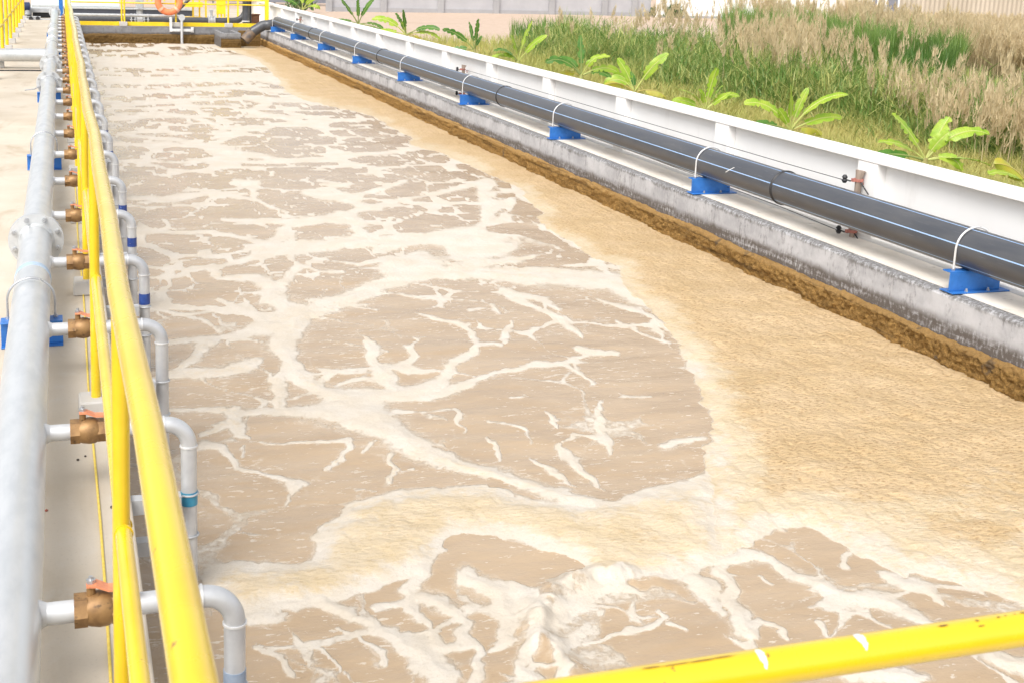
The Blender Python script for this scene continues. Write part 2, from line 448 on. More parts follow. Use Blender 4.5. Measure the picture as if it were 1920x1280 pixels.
def mat_banana(name, c1, c2, c3):
    t = NT(name)
    a = t.attr('tone')           # 0 at the midrib, 1 at the edge
    u = t.attr('along')
    n = t.noise(t.mapping((1, 1, 1), rnd=True), 7, 5)
    col = t.mix(t.ramp(n, 0.3, 0.7), c1, c2)
    stripes = t.math('SINE', t.math('MULTIPLY', u, 130.0))
    col = t.mix(t.math('MULTIPLY', t.ramp(stripes, 0.2, 1.0), 0.25), col, tuple(x * 0.6 for x in c1))
    col = t.mix(t.math('SUBTRACT', 1.0, t.ramp(a, 0.03, 0.12)), col, c3)
    t.set(col=col, rough=0.4)
    tr = t.n.new('ShaderNodeBsdfTranslucent'); t.link(col, tr.inputs['Color'])
    mx = t.n.new('ShaderNodeMixShader'); mx.inputs[0].default_value = 0.4
    t.link(t.b.outputs[0], mx.inputs[1]); t.link(tr.outputs[0], mx.inputs[2])
    t.link(mx.outputs[0], t.n['Material Output'].inputs['Surface'])
    return t.m
MT['banana'] = mat_banana('banana_leaf', (0.30, 0.50, 0.04), (0.47, 0.60, 0.07), (0.62, 0.66, 0.22))
MT['banana_dark'] = mat_banana('dark_banana_leaf', (0.07, 0.20, 0.03), (0.14, 0.30, 0.05), (0.35, 0.42, 0.14))
MT['banana_yellow'] = mat_banana('yellowing_banana_leaf', (0.55, 0.46, 0.06), (0.45, 0.50, 0.07), (0.6, 0.5, 0.15))
MT['stem'] = simple('banana_stem', (0.36, 0.40, 0.13), (0.28, 0.22, 0.08), 0.6, scale=9, stretch=(1, 1, 0.3))

# ------------------------------------------------------------------ numpy noise
def vnoise(x, y, seed=0):
    xi = np.floor(x).astype(np.int64); yi = np.floor(y).astype(np.int64)
    xf = x - xi; yf = y - yi
    u = xf * xf * (3 - 2 * xf); w = yf * yf * (3 - 2 * yf)
    def h(a, b):
        n = (a * 374761393 + b * 668265263 + seed * 974634343) & 0xFFFFFFFF
        n = ((n ^ (n >> 13)) * 1274126177) & 0xFFFFFFFF
        n = n ^ (n >> 16)
        return (n & 0xFFFF) / 65535.0
    return (h(xi, yi) * (1 - u) + h(xi + 1, yi) * u) * (1 - w) + (h(xi, yi + 1) * (1 - u) + h(xi + 1, yi + 1) * u) * w

def fbm(x, y, oct=4, seed=0, gain=0.5):
    s = 0; a = 1; t = 0
    for i in range(oct):
        s = s + a * vnoise(x, y, seed + i * 17); t += a
        x = x * 2.03 + 5.1; y = y * 2.03 + 1.7; a *= gain
    return s / t

def worley_edge(x, y, seed=0):
    """how far inside its rounded cell (x, y) lies, and the cell's own random value"""
    xi = np.floor(x).astype(np.int64); yi = np.floor(y).astype(np.int64)
    def h(a, b, k):
        n = (a * 374761393 + b * 668265263 + (seed + k) * 974634343) & 0xFFFFFFFF
        n = ((n ^ (n >> 13)) * 1274126177) & 0xFFFFFFFF
        n = n ^ (n >> 16)
        return (n & 0xFFFF) / 65535.0
    d1 = np.full(x.shape, 9.0); d2 = np.full(x.shape, 9.0); px = np.zeros(x.shape); py = np.zeros(x.shape); idv = np.zeros(x.shape)
    pts = []
    for i in (-2, -1, 0, 1, 2):
        for j in (-2, -1, 0, 1, 2):
            cx = xi + i + h(xi + i, yi + j, 1); cy = yi + j + h(xi + i, yi + j, 2)
            pts.append((cx, cy))
            d = (cx - x) ** 2 + (cy - y) ** 2
            d2 = np.minimum(d2, np.maximum(d, d1))
            k = d < d1
            d1 = np.where(k, d, d1); px = np.where(k, cx, px); py = np.where(k, cy, py)
            idv = np.where(k, h(xi + i, yi + j, 3), idv)
    f1 = np.sqrt(d1); f2 = np.sqrt(d2)
    e = 0.5 * (f2 - f1) - 0.30 * (f1 - 0.52)   # rounded cells: the web thickens where it forks
    return e, idv

def sstep(a, b, x):
    t = np.clip((x - a) / (b - a), 0, 1)
    return t * t * (3 - 2 * t)

def inside(px, py, poly):
    r = np.zeros(px.shape, bool)
    n = len(poly)
    for i in range(n):
        x0, y0 = poly[i]; x1, y1 = poly[(i + 1) % n]
        if y0 == y1: continue
        c = ((y0 > py) != (y1 > py)) & (px < (x1 - x0) * (py - y0) / (y1 - y0) + x0)
        r ^= c
    return r

# ------------------------------------------------------------------ tank surface: turbid water and froth
TX0, TX1, TY0, TY1, WZ = 0.19, 5.16, 1.6, 33.1, -0.44

# froth laid out on the tank surface as seen from above; traced as (photo x, photo y, breadth)
BANDS = [
 [(300,645,20),(380,634,28),(450,626,34),(520,605,50),(580,585,60),(640,560,55),(700,538,48),(760,523,42),(830,517,42),(900,515,45),(960,516,45),(1040,525,55),(1100,525,70),(1150,530,80),(1200,560,60)],
 [(560,590,70),(535,630,70),(525,655,55),(540,685,34),(580,712,40),(620,735,60),(660,750,90)],
 [(320,765,14),(400,768,20),(450,772,28),(510,770,24),(570,772,40),(640,775,110),(690,790,120),(740,822,80),(800,850,56),(860,868,46),(930,890,44),(1000,912,46),(1060,935,52),(1110,952,56)],
 [(640,760,70),(690,742,60),(740,740,46),(785,728,46),(830,703,38),(848,687,34),(890,665,24),(900,648,14),(945,646,12),(952,632,22),(962,605,8)],
 [(735,745,30),(790,744,30),(850,728,26),(905,712,22),(960,692,18),(1000,682,20),(1060,680,18),(1110,662,12),(1152,661,8)],
 [(1060,681,14),(1090,698,12),(1118,722,10)],
 [(745,745,30),(725,705,36),(705,672,36),(690,648,24),(670,632,6)],
 [(640,720,8),(690,710,10),(720,712,10)],
 [(775,592,6),(820,602,9),(880,614,14),(895,640,22)],
 [(955,555,16),(1000,575,14),(1040,588,10),(1085,602,4)],
 [(940,545,26),(1000,560,20),(1060,580,10)],
 [(1065,598,24),(1075,615,24),(1098,632,6)], [(1085,655,22),(1120,662,18),(1150,664,6)],
 [(1120,562,10),(1180,580,14),(1220,598,14),(1250,620,8)], [(1150,600,8),(1200,620,10),(1250,640,8)],
 [(1128,752,10),(1126,790,18),(1132,818,26),(1090,816,10),(1068,830,8)], [(1130,820,22),(1155,855,6)],
 [(848,768,8),(868,788,14),(885,808,6)], [(1020,770,6),(1050,790,12),(1058,805,4)], [(740,770,14),(800,775,8),(850,770,6)],
 [(955,745,8),(975,740,8)], [(1160,740,8),(1220,745,8)], [(920,575,14),(935,590,6)], [(885,585,16),(900,580,14)],
 [(1250,835,22),(1310,822,16)], [(1062,835,10),(1078,865,26),(1110,895,26),(1120,915,10)],
 [(1000,860,8),(1040,880,14),(1070,910,8)], [(930,790,6),(985,805,6),(1010,830,4)],
 [(920,815,6),(940,835,16),(930,860,6)], [(820,880,4),(870,862,6)], [(790,780,5),(850,790,4)],
 [(575,590,12),(640,605,4),(700,612,3)], [(640,572,8),(700,585,4)], [(700,548,6),(800,562,6),(890,566,4)],
 [(560,700,8),(640,702,5),(700,700,5)], [(600,640,4),(680,652,5),(720,660,4)],
 # left of the ring
 [(310,706,34),(370,702,40),(420,696,46),(455,684,52),(480,672,20)], [(330,700,10),(360,670,30),(380,645,40),(400,636,40)],
 [(520,660,26),(535,690,34),(530,730,34),(528,765,30)], [(575,700,20),(600,735,26)], [(480,690,8),(520,712,8)],
 [(440,765,30),(440,790,44),(445,812,36),(470,818,12)], [(375,812,10),(410,798,20),(440,785,20)],
 [(375,836,30),(405,840,24),(425,860,20),(445,880,18),(490,890,14),(530,902,22),(560,910,40),(566,928,16)],
 [(470,828,6),(540,832,8),(590,836,10),(640,832,14),(650,845,14),(640,862,14),(615,880,12)],
 [(455,835,5),(450,860,5)], [(730,855,14),(733,880,16),(728,905,26)], [(750,885,8),(775,880,10)], [(690,838,10),(678,856,8)],
 [(455,1000,4),(500,1010,5)], [(560,935,8),(545,948,4)], [(660,922,6),(700,922,6)],
 # below the cream drift
 [(470,1155,40),(560,1130,46),(600,1120,60),(650,1140,54),(700,1165,40),(760,1195,46),(800,1240,48),(830,1290,54)],
 [(790,1115,50),(840,1125,50),(880,1160,32),(858,1200,40),(815,1215,30),(805,1180,26)], [(860,1190,30),(880,1230,30),(870,1290,40)],
 [(780,1060,50),(760,1100,30),(790,1150,30),(810,1160,24)], [(720,1135,30),(760,1125,24)],
 [(880,1085,60),(940,1110,70),(955,1150,40),(940,1205,44),(900,1225,20)],
 [(975,1105,70),(1000,1140,80),(1010,1180,60),(990,1225,50),(960,1255,40),(1010,1285,70),(940,1290,40)],
 [(640,1170,12),(680,1190,14),(720,1220,20),(735,1240,14)], [(560,1190,10),(620,1210,12),(660,1250,14),(690,1280,14)], [(480,1210,12),(540,1230,14),(560,1270,16)],
 [(1040,1160,60),(1070,1125,64),(1110,1104,56),(1150,1096,40),(1200,1108,16)], [(1095,1170,30),(1075,1210,40),(1066,1250,44),(1062,1290,44)],
 [(1100,1205,14),(1140,1200,18),(1200,1180,22),(1240,1150,22),(1220,1138,14)], [(1250,1165,16),(1280,1180,14)],
 [(1295,1085,60),(1330,1110,36),(1350,1140,30)],
 [(1330,1050,50),(1390,1038,50),(1440,1048,44),(1490,1078,40),(1540,1094,50),(1590,1112,46),(1650,1122,46),(1700,1148,44),(1770,1178,30)],
 [(1345,1060,40),(1362,1100,26),(1380,1140,50),(1398,1180,66),(1420,1155,24),(1462,1162,24),(1485,1195,14)],
 [(1660,1082,30),(1700,1098,56),(1755,1108,50),(1768,1140,8)], [(1590,1035,14),(1592,1060,16)], [(1540,1160,20),(1555,1190,14)],
 [(1420,1080,10),(1450,1095,10)], [(1760,1200,40),(1850,1230,60),(1950,1260,60)], [(1500,1250,50),(1600,1270,60),(1700,1275,50)],
 # farther webs
 [(250,498,10),(330,506,8),(400,504,14),(450,492,20),(490,480,24),(520,468,30),(560,462,40),(640,455,36),(720,450,36),(800,447,36),(860,440,50),(900,430,60),(920,412,50),(925,390,40),(905,372,30),(915,350,30)],
 [(480,470,40),(510,455,40),(530,440,40),(545,425,20),(600,415,26),(640,408,24),(690,392,30),(720,386,20),(760,375,14),(800,365,10),(860,355,16),(910,340,20)],
 [(640,415,40),(660,410,44),(680,440,40),(700,452,30)],
 [(420,410,10),(480,412,14),(540,414,20),(600,412,20)],
 [(240,372,16),(330,372,30),(380,364,16),(430,366,14),(480,375,12),(530,400,10)], [(440,340,14),(480,348,30),(475,370,10)],
 [(580,362,26),(640,372,34),(680,385,26)], [(640,372,14),(700,360,16),(760,340,14)], [(590,340,10),(650,350,12)],
 [(700,470,20),(760,455,30),(820,445,40)], [(260,440,10),(330,436,12),(400,434,12),(460,446,16),(500,456,20)],
 [(900,440,60),(960,435,50),(1010,440,46),(1060,460,30)], [(790,480,40),(770,490,60),(740,505,60),(800,500,80)],
 [(860,500,60),(900,495,30),(960,488,16),(1020,482,12),(1060,478,8)], [(900,470,80),(860,465,60),(950,468,60)],
 [(980,500,10),(1040,505,14),(1060,512,20)], [(960,400,30),(940,420,40),(920,440,50)], [(980,360,40),(950,352,40),(960,380,34)],
 [(740,480,14),(700,490,14),(680,500,10)],
 [(430,520,12),(470,526,26),(500,535,40),(510,560,40),(540,575,50)], [(560,505,18),(540,525,20),(520,535,30)], [(545,480,14),(560,500,14),(600,510,10),(640,515,8)],
 [(330,590,10),(400,580,12),(430,572,10),(470,585,14),(490,600,20)], [(400,560,10),(450,575,18)], [(290,575,8),(310,580,14),(380,600,8),(420,615,10)],
 [(620,490,8),(680,498,12),(720,492,10)], [(400,500,16),(415,520,14),(450,528,14)], [(280,540,8),(300,560,10),(270,575,12)],
 [(380,470,20),(390,480,24)],
 # broad swells of froth down the tank
 [(230,255,20),(330,262,30),(430,285,60),(540,300,26),(640,296,24),(740,285,24),(820,270,30)],
 [(240,300,14),(330,305,20),(420,302,26),(520,304,20),(640,300,16)],
 [(210,225,30),(300,215,40),(360,220,30),(420,240,30),(500,240,30),(560,225,24),(470,212,50),(500,195,40)],
 [(210,200,30),(330,190,26),(450,185,26),(560,190,40),(650,195,40)], [(200,150,60),(300,152,50),(420,146,60),(520,150,40)],
 [(190,120,60),(300,116,70),(420,112,80),(500,115,60)], [(200,175,30),(330,170,30),(450,165,30),(540,172,30)],
]
# old froth drifted against the far side of the tank
OLD = [(470,86),(497,60),(900,90),(2700,500),(2700,1500),(1985,1175),(1920,1142),(1880,1128),(1845,1116),(1815,1110),(1795,1098),(1762,1090),(1735,1082),(1700,1084),(1680,1076),(1650,1060),(1615,1048),(1590,1030),(1560,1012),(1530,997),(1500,990),(1465,996),(1430,1010),(1395,1020),(1340,1036),(1335,1045),(1325,1040),(1330,960),(1322,880),(1326,800),(1320,745),(1305,705),(1272,648),(1240,608),(1205,575),(1165,535),(1160,500),(1120,486),(1075,455),(1030,430),(1010,405),(1017,400),(1000,385),(985,368),(975,352),(940,340),(900,322),(855,300),(830,290),(765,270),(770,258),(740,244),(720,230),(690,215),(650,206),(630,203),(600,196),(560,184),(535,172),(520,150),(505,130),(480,112),(440,97),(395,88)]
DRIFT = [(380,1060),(480,1056),(560,1052),(592,1044),(600,1010),(640,965),(655,940),(700,930),(760,918),(830,914),(890,910),(930,915),(960,928),(1030,942),(1080,952),(1140,946),(1200,925),(1260,905),(1315,885),(1340,870),(1345,1045),(1300,1075),(1250,1090),(1180,1085),(1150,1100),(1090,1090),(1080,1070),(1062,1052),(1020,1042),(990,1030),(930,1010),(870,1006),(840,1022),(838,1040),(800,1056),(775,1068),(700,1098),(640,1120),(560,1136),(470,1150),(440,1150),(390,1100)]
# open water showing through
POOLS = [
 [(835,1022),(850,1010),(880,1004),(930,1010),(1000,1035),(1060,1047),(1086,1066),(1080,1080),(1020,1081),(990,1093),(950,1091),(925,1075),(905,1060),(860,1056),(838,1042)],
 [(905,902),(935,902),(955,912),(945,922),(915,918)],
 [(955,395),(970,374),(1000,385),(1017,402),(985,408),(955,402)], [(930,365),(960,362),(968,370),(945,373)], [(925,340),(955,343),(958,354),(935,352)],
 [(912,425),(960,420),(1010,425),(1040,440),(1062,455),(1118,484),(1080,480),(1060,465),(1000,450),(960,442),(920,436)],
 [(722,262),(745,254),(765,260),(755,270),(728,268)],
 [(1060,470),(1040,495),(1010,492),(975,503),(960,497),(1000,487)],
]

def build_water():
    # rows packed closer towards the camera, like the detail the place shows there
    ny = 760; nx = 560
    s = np.linspace(0, 1, ny)
    inv = (1 / (TY0 + 0.9)) * (1 - s) + (1 / (TY1 + 0.9)) * s
    Y = 1 / inv - 0.9
    X = np.linspace(TX0, TX1, nx)
    gx, gy = np.meshgrid(X, Y)
    w = 0.035
    wx = gx + (fbm(gx * 3.1, gy * 3.1, 4, 3) - 0.5) * w * 4 + (fbm(gx * 13, gy * 13, 3, 9) - 0.5) * w * 1.7
    wy = gy + (fbm(gx * 3.1, gy * 3.1, 4, 31) - 0.5) * w * 4 + (fbm(gx * 13, gy * 13, 3, 39) - 0.5) * w * 1.7
    # where each (wobbled) point of the surface lies in the traced drawing
    c = np.stack([wx - EYE[0], wy - EYE[1], np.full_like(wx, WZ - EYE[2])], -1) @ M
    pu = PPX + c[..., 0] / c[..., 2] * FPX
    pv = PPY + c[..., 1] / c[..., 2] * FPX
    mpp = c[..., 2] / FPX                       # metres per drawing unit
    K = 1.6
    wmod = 0.25 + 1.5 * fbm(gx * 3.4, gy * 3.4, 5, 151, 0.65)
    def signed(poly, soft):
        ins = inside(pu, pv, poly)
        d = np.full(pu.shape, 400.0)
        n = len(poly)
        for i in range(n):
            x0, y0 = poly[i]; x1, y1 = poly[(i + 1) % n]
            dx, dy = x1 - x0, (y1 - y0) * K
            L2 = dx * dx + dy * dy + 1e-9
            t = np.clip(((pu - x0) * dx + (pv - y0) * K * dy) / L2, 0, 1)
            d = np.minimum(d, np.hypot(pu - x0 - t * dx, (pv - y0) * K - t * dy))
        return np.where(ins, d, -d)
    foam = np.zeros(pu.shape); bulk = np.zeros(pu.shape)
    acc = np.zeros(pu.shape)
    for band in BANDS:
        cur = np.zeros(pu.shape)
        for (x0, y0, w0), (x1, y1, w1) in zip(band[:-1], band[1:]):
            pad = max(w0, w1) * 1.3 + 14
            k = (pu > min(x0, x1) - pad) & (pu < max(x0, x1) + pad) & (pv > min(y0, y1) - pad) & (pv < max(y0, y1) + pad)
            if not k.any(): continue
            a = pu[k]; b = pv[k]
            dx, dy = x1 - x0, (y1 - y0) * K
            t = np.clip(((a - x0) * dx + (b - y0) * K * dy) / (dx * dx + dy * dy + 1e-9), 0, 1)
            d = np.hypot(a - x0 - t * dx, (b - y0) * K - t * dy)
            ww = 0.86 * (w0 + (w1 - w0) * t) * np.where(b < 320, 0.5, 1.0) * (wmod[k] if max(w0, w1) < 62 else 0.75 + 0.25 * wmod[k])
            val = 0.5 + (ww / 2 - d) / (np.maximum(ww * 1.05, 11))
            cur[k] = np.maximum(cur[k], np.clip(val, 0, 1))
            bulk[k] = np.maximum(bulk[k], np.clip((ww / 2 - d + 4) / 40, 0, 1))
        acc += cur ** 4
    foam = np.clip(acc ** (1 / 4), 0, 1)
    so = signed(OLD, 0)
    sd = signed(DRIFT, 0)
    foam = np.maximum(foam, np.clip(0.5 + so / 14, 0, 1))
    foam = np.maximum(foam, np.clip(0.5 + sd / 26, 0, 1))
    thick = foam.copy()
    bulk = np.maximum(bulk, np.maximum(np.clip((so + 4) / 40, 0, 1), np.clip((sd + 6) / 60, 0, 1)))
    bulk = bulk * bulk * (3 - 2 * bulk)
    # thin webs between; wider and closer far down, partly painting in the sky's reflection
    e, idv = worley_edge(wx * 1.35 + 0.8 * fbm(gx * 1.3, gy * 1.3, 3, 77), wy * 1.25, 5)
    patch = fbm(gx * 0.9, gy * 0.9, 3, 55)
    far = sstep(7.5, 22, gy)
    width = -0.004 + 0.07 * (patch - 0.45) + 0.10 * far * (0.6 + 0.8 * patch)
    mid = sstep(5.6, 7.6, gy)
    web = np.clip(0.5 + (width - e) / (0.05 + 0.05 * far), 0, 1) * (0.55 + 0.45 * mid)
    near = 1 - sstep(3.7, 4.4, gy)
    e2, _ = worley_edge(wx * 3.6, wy * 3.3 + 0.5 * fbm(gx * 2, gy * 2, 2, 13), 15)
    web2 = np.clip(0.5 + (0.004 + 0.09 * (patch - 0.52) + 0.02 * far + 0.012 * near - e2) / 0.07, 0, 1) * (0.35 + 0.6 * sstep(6.5, 9, gy) + 0.3 * near)
    streak = fbm(gx * 1.6, gy * 4.2, 4, 91)
    web3 = np.clip((streak - 0.53) * 5, 0, 1) * far * 0.75
    foam = np.maximum(foam, np.maximum(np.maximum(web, web2), web3))
    for p in POOLS:
        foam = np.minimum(foam, np.clip(0.5 - signed(p, 0) / 8, 0, 1) + 0.18 * (patch > 0.62))
    # age of the froth: old and tan deep inside the drift, fresh at its edges
    depth = so * mpp
    tan = 0.26 * (so > 0) + np.clip((depth - 0.05) / 0.26, 0, 1) * 0.60 + sstep(3.0, 5.0, gx) * 0.35 * (so > 0)
    tan = tan * (0.62 + 0.38 * sstep(3.5, 5.2, gy)) + 0.75 * (fbm(gx * 1.9, gy * 1.9, 5, 21, 0.6) - 0.5) * (so > 0)
    tan = np.maximum(tan, np.clip(sd * mpp / 0.10, 0, 1) * 0.2 + np.clip(sd * mpp / 0.28, 0, 1) * (0.30 + 0.9 * (fbm(gx * 2.0, gy * 2.6, 4, 61) - 0.42)))
    ring = foam * (0.10 + 0.35 * (fbm(gx * 1.2, gy * 1.2, 3, 44) - 0.45)) * (thick > 0.5) * (gy > 4.6) * (gy < 9)
    tan = np.clip(np.maximum(np.maximum(tan, ring), 0), 0, 1)
    # relief
    lump = fbm(gx * 9, gy * 9, 4, 71); lump2 = fbm(gx * 26, gy * 30, 3, 81)
    swell = fbm(gx * 0.8, gy * 1.6, 3, 101)
    z = WZ + 0.034 * (swell - 0.5) + 0.020 * (fbm(gx * 2.2, gy * 6.0, 4, 107) - 0.5)
    oldk = sstep(0, 70, so)
    billow = np.sqrt(0.004 + np.abs(2 * fbm(gx * 7, gy * 7, 3, 171, 0.4) - 1))
    z += sstep(0.44, 0.66, foam) * (0.001 + 0.006 * bulk) + bulk * (0.006 + 0.005 * (lump - 0.5)) + oldk * (0.002 + 0.014 * (billow - 0.4) + 0.014 * (lump - 0.5) + 0.012 * (lump2 - 0.5)) + sstep(5, 50, sd) * (0.005 + 0.010 * (billow - 0.4) + 0.010 * (lump - 0.5))
    # the boil nearest the camera: a curling crest round an upwelling
    bc = at(1215, 1185, Z=WZ)
    rr = np.hypot(gx - bc.x, (gy - bc.y) * 1.0)
    ang = np.arctan2(gy - bc.y, gx - bc.x)
    crest = np.exp(-((rr - 0.40) / 0.055) ** 2) * sstep(0.2, 0.9, np.cos(ang - 2.35) * 0.8 + 0.35)
    rough = 0.5 + 1.2 * (fbm(gx * 14, gy * 14, 4, 121) - 0.35)
    z += 0.055 * crest * rough
    foam = np.maximum(foam, np.clip(crest * (0.10 + 2.0 * (fbm(gx * 12, gy * 12, 5, 131, 0.65) - 0.36)), 0, 1))
    V = np.stack([gx, gy, z], -1).reshape(-1, 3)
    idx = np.arange(ny * nx).reshape(ny, nx)
    F = np.stack([idx[:-1, :-1], idx[:-1, 1:], idx[1:, 1:], idx[1:, :-1]], -1).reshape(-1, 4)
    fl = foam.ravel(); tl = tan.ravel()
    isf = fl[F].mean(1) > 0.5
    for name, sel, m in (('tank_water', ~isf, MT['water']), ('foam', isf, MT['foam'])):
        ff = F[sel]
        u, inv_ = np.unique(ff, return_inverse=True)
        o = np_mesh(name, V[u], inv_.reshape(ff.shape), m, {'foam': fl[u], 'tan': tl[u]})
        if name == 'foam': tag(o, 'white to tan froth drifting in webs and a thick crust on the tank water', 'foam', kind='stuff')
        else: tag(o, 'turbid brown aerated water filling the long open tank', 'water', kind='structure')
build_water()

# ------------------------------------------------------------------ ground, walkway, tank walls
def grid_plane(x0, x1, y0, y1, z, n):
    X = np.linspace(x0, x1, n); Y = np.linspace(y0, y1, n)
    gx, gy = np.meshgrid(X, Y)
    zz = z + 0.12 * (fbm(gx * 0.15, gy * 0.15, 3, 5) - 0.5)
    V = np.stack([gx, gy, zz], -1).reshape(-1, 3)
    i = np.arange(n * n).reshape(n, n)
    return V, np.stack([i[:-1, :-1], i[:-1, 1:], i[1:, 1:], i[1:, :-1]], -1).reshape(-1, 4)
GZ = -0.8
V, F = grid_plane(-250, 350, -60, 540, GZ, 240)
tag(np_mesh('ground', V, F, MT['ground']), kind='structure')

b = MB().box(-1.16, 0.19, -0.6, 45.0, -1.6, 0.0)
tag(b.build('walkway', MT['walk'], bevel=0.012), kind='structure')
b = MB().box(-1.155, 8.0, 33.45, 45.0, -0.9, -0.004)
tag(b.build('far_platform', MT['walk']), kind='structure')
tag(MB().box(0.195, 5.15, -0.6, 1.55, -1.6, -0.003).build('near_platform', MT['walk'], bevel=0.012), kind='structure')
b = MB().box(-6.0, -1.32, -0.6, 45.0, -1.0, -0.30)
tag(b.build('basin_water', simple('neighbour_basin_water', (0.16, 0.17, 0.16), (0.12, 0.13, 0.12), 0.3, scale=3)), kind='structure')
tag(MB().box(-1.32, -1.16, -0.6, 45.0, -1.2, -0.03).build('basin_wall', MT['greypost'], bevel=0.008),
    'grey concrete wall of the next basin beside the far left railing', 'wall')

def noisy_band(name, mat, parent, x, y0, y1, z0, z1, ny, nz, thick, amp, axis='X', seed=0):
    """a rough crust standing proud of a wall face; axis X: runs along Y at x, bulging to -X; axis Y: runs along X at y, bulging to -Y"""
    A = np.linspace(y0, y1, ny) if axis == 'Y' else 1 / np.linspace(1 / (y0 + .5), 1 / (y1 + .5), ny) - .5
    B = np.linspace(0, 1, nz)
    ga, gb = np.meshgrid(A, B)
    n1 = fbm(ga * 9, gb * 3 + 3, 5, seed, 0.65); n2 = fbm(ga * 40, gb * 10, 4, seed + 5, 0.7)
    edge = 0.03 * (fbm(ga * 3.2, ga * 0 + 1, 4, seed + 9) - 0.5) + 0.02 * (fbm(ga * 20, ga * 0 + 2, 3, seed + 11) - 0.5)
    z = z0 + (z1 + edge - z0) * gb
    prof = sstep(0, 0.12, 1 - gb) * thick * (1.0 - 0.35 * gb) + 0.002
    d = prof * (0.75 + 1.3 * amp * (n1 - 0.4)) + sstep(0, 0.1, 1 - gb) * (0.06 * (n2 - 0.45))
    d = np.maximum(d, 0.003)
    if axis == 'X': V = np.stack([x - d, ga, z], -1)
    else: V = np.stack([ga, x - d, z], -1)
    i = np.arange(ny * nz).reshape(nz, ny)
    F = np.stack([i[:-1, :-1], i[1:, :-1], i[1:, 1:], i[:-1, 1:]], -1).reshape(-1, 4)
    return np_mesh(name, V.reshape(-1, 3), F, mat, parent=parent)

# long wall on the right
tw = MB().box(5.16, 5.54, -0.5, 33.1, -1.6, 0.0).build('tank_wall', MT['tankwall'], bevel=0.02)
tag(tw, 'stained grey concrete tank wall under the black pipe, crusted brown at the waterline', 'tank wall')
noisy_band('sludge_crust', MT['crust'], tw, 5.16, 1.2, 33.0, -0.50, -0.255, 2600, 34, 0.036, 1.5, 'X', 3)
MB().box(5.24, 5.575, -0.5, 33.1, 0.002, 0.006).build('ledge_screed', MT['ledge'], tw)
# end wall far down the tank
fw = MB().box(0.2, 5.155, 33.1, 33.4, -1.6, 0.0).build('tank_wall', MT['tankwall_dirty_shaded'], bevel=0.02)
tag(fw, 'stained concrete end wall closing the far end of the tank', 'tank wall')
noisy_band('sludge_crust', MT['crust_dark'], fw, 33.1, 0.3, 5.1, -0.50, -0.20, 260, 16, 0.06, 1.0, 'Y', 13)
# overflow box in the far corner
bx0 = at(402, 80, Y=33.0).x; bx1 = at(452, 80, Y=31.6).x
wb = MB()
wb.box(bx0, bx0 + 0.1, 31.6, 33.02, -1.2, -0.06); wb.box(bx1 - 0.1, bx1, 31.6, 33.02, -1.2, -0.06)
wb.box(bx0 + 0.1, bx1 - 0.1, 31.6, 31.72, -1.2, -0.063); wb.box(bx0 + 0.1, bx1 - 0.1, 31.72, 33.02, -1.2, -0.3)
wbo = wb.build('overflow_box', MT['tankwall_dirty_shaded'], bevel=0.01)
tag(wbo, 'open concrete overflow box standing in the far right corner of the tank', 'concrete box')
noisy_band('sludge_crust', MT['crust_dark'], wbo, 31.6, bx0, bx1, -0.50, -0.20, 80, 12, 0.04, 0.9, 'Y', 23)
wp = MB().box(bx1 + 0.02, 5.05, 32.2, 32.35, -1.0, -0.03).build('weir_plate', MT['crust_dark'], bevel=0.01)
tag(wp, 'brown mud covered weir plate beside the concrete overflow box', 'weir plate')

# ------------------------------------------------------------------ white boundary wall
bw = empty('boundary_wall', (5.6, 16, 0))
tag(bw, 'white painted boundary wall with pillars and coping behind the black pipe', 'wall')
def loc(mb, o):  # bring a world-space builder under an offset parent
    mb.v = [(x - o.location.x, y - o.location.y, z - o.location.z) for x, y, z in mb.v]
    return mb
loc(MB().box(5.655, 5.75, -1.0, 38.0, -1.0, 0.572), bw).build('panel', MT['white'], bw)
loc(MB().box(5.572, 5.765, -1.0, 38.0, 0.573, 0.62), bw).build('coping', MT['white'], bw, bevel=0.006)
loc(MB().box(5.585, 5.655, -1.0, 38.0, -1.0, 0.035), bw).build('plinth', MT['white'], bw, bevel=0.006)
for k in range(-3, 15):
    y = 7.42 + 2.057 * k
    if y < -0.9: continue
    loc(MB().box(5.578, 5.655, y - 0.135, y + 0.09, 0.035, 0.573), bw).build('pillar', MT['white'], bw, bevel=0.005)

# ------------------------------------------------------------------ black polyethylene pipe on the right
PXC, PZC, PRAD = 5.345, 0.264, 0.129
hp = empty('black_pipe', (PXC, 16, PZC))
tag(hp, 'long black plastic pipe with blue stripes lying on blue brackets along the tank wall', 'pipe')
Yend = 31.6
elb = [(PXC, -0.4, PZC), (PXC, 8, PZC), (PXC, 16, PZC), (PXC, 24, PZC), (PXC, Yend - 0.3, PZC)]
loc(MB().tube(elb, PRAD, 40), hp).build('pipe_body', MT['hdpe'], hp)
ep = [Vector((PXC, Yend - 0.3, PZC))]
ep += arc((PXC - 0.32, Yend - 0.3, PZC), 0.32, 0, PI / 2, 8, (1, 0, 0), (0, 0.94, -0.34))
tip = ep[-1] + Vector((-1, 0, -0.62)).normalized() * 0.34
loc(MB().tube(ep[1:] + [tip], PRAD * 1.02, 32), hp).build('elbow', MT['hdpe'], hp)
d_ = Vector((-0.72, -0.1, -0.78)).normalized()
loc(MB().tube([tip, tip + d_ * 0.12, tip + d_ * 0.30], [PRAD * 1.03, PRAD * 1.05, PRAD * 1.05], 32, caps=False), hp).build('spout', MT['hdpe_muddy'], hp)
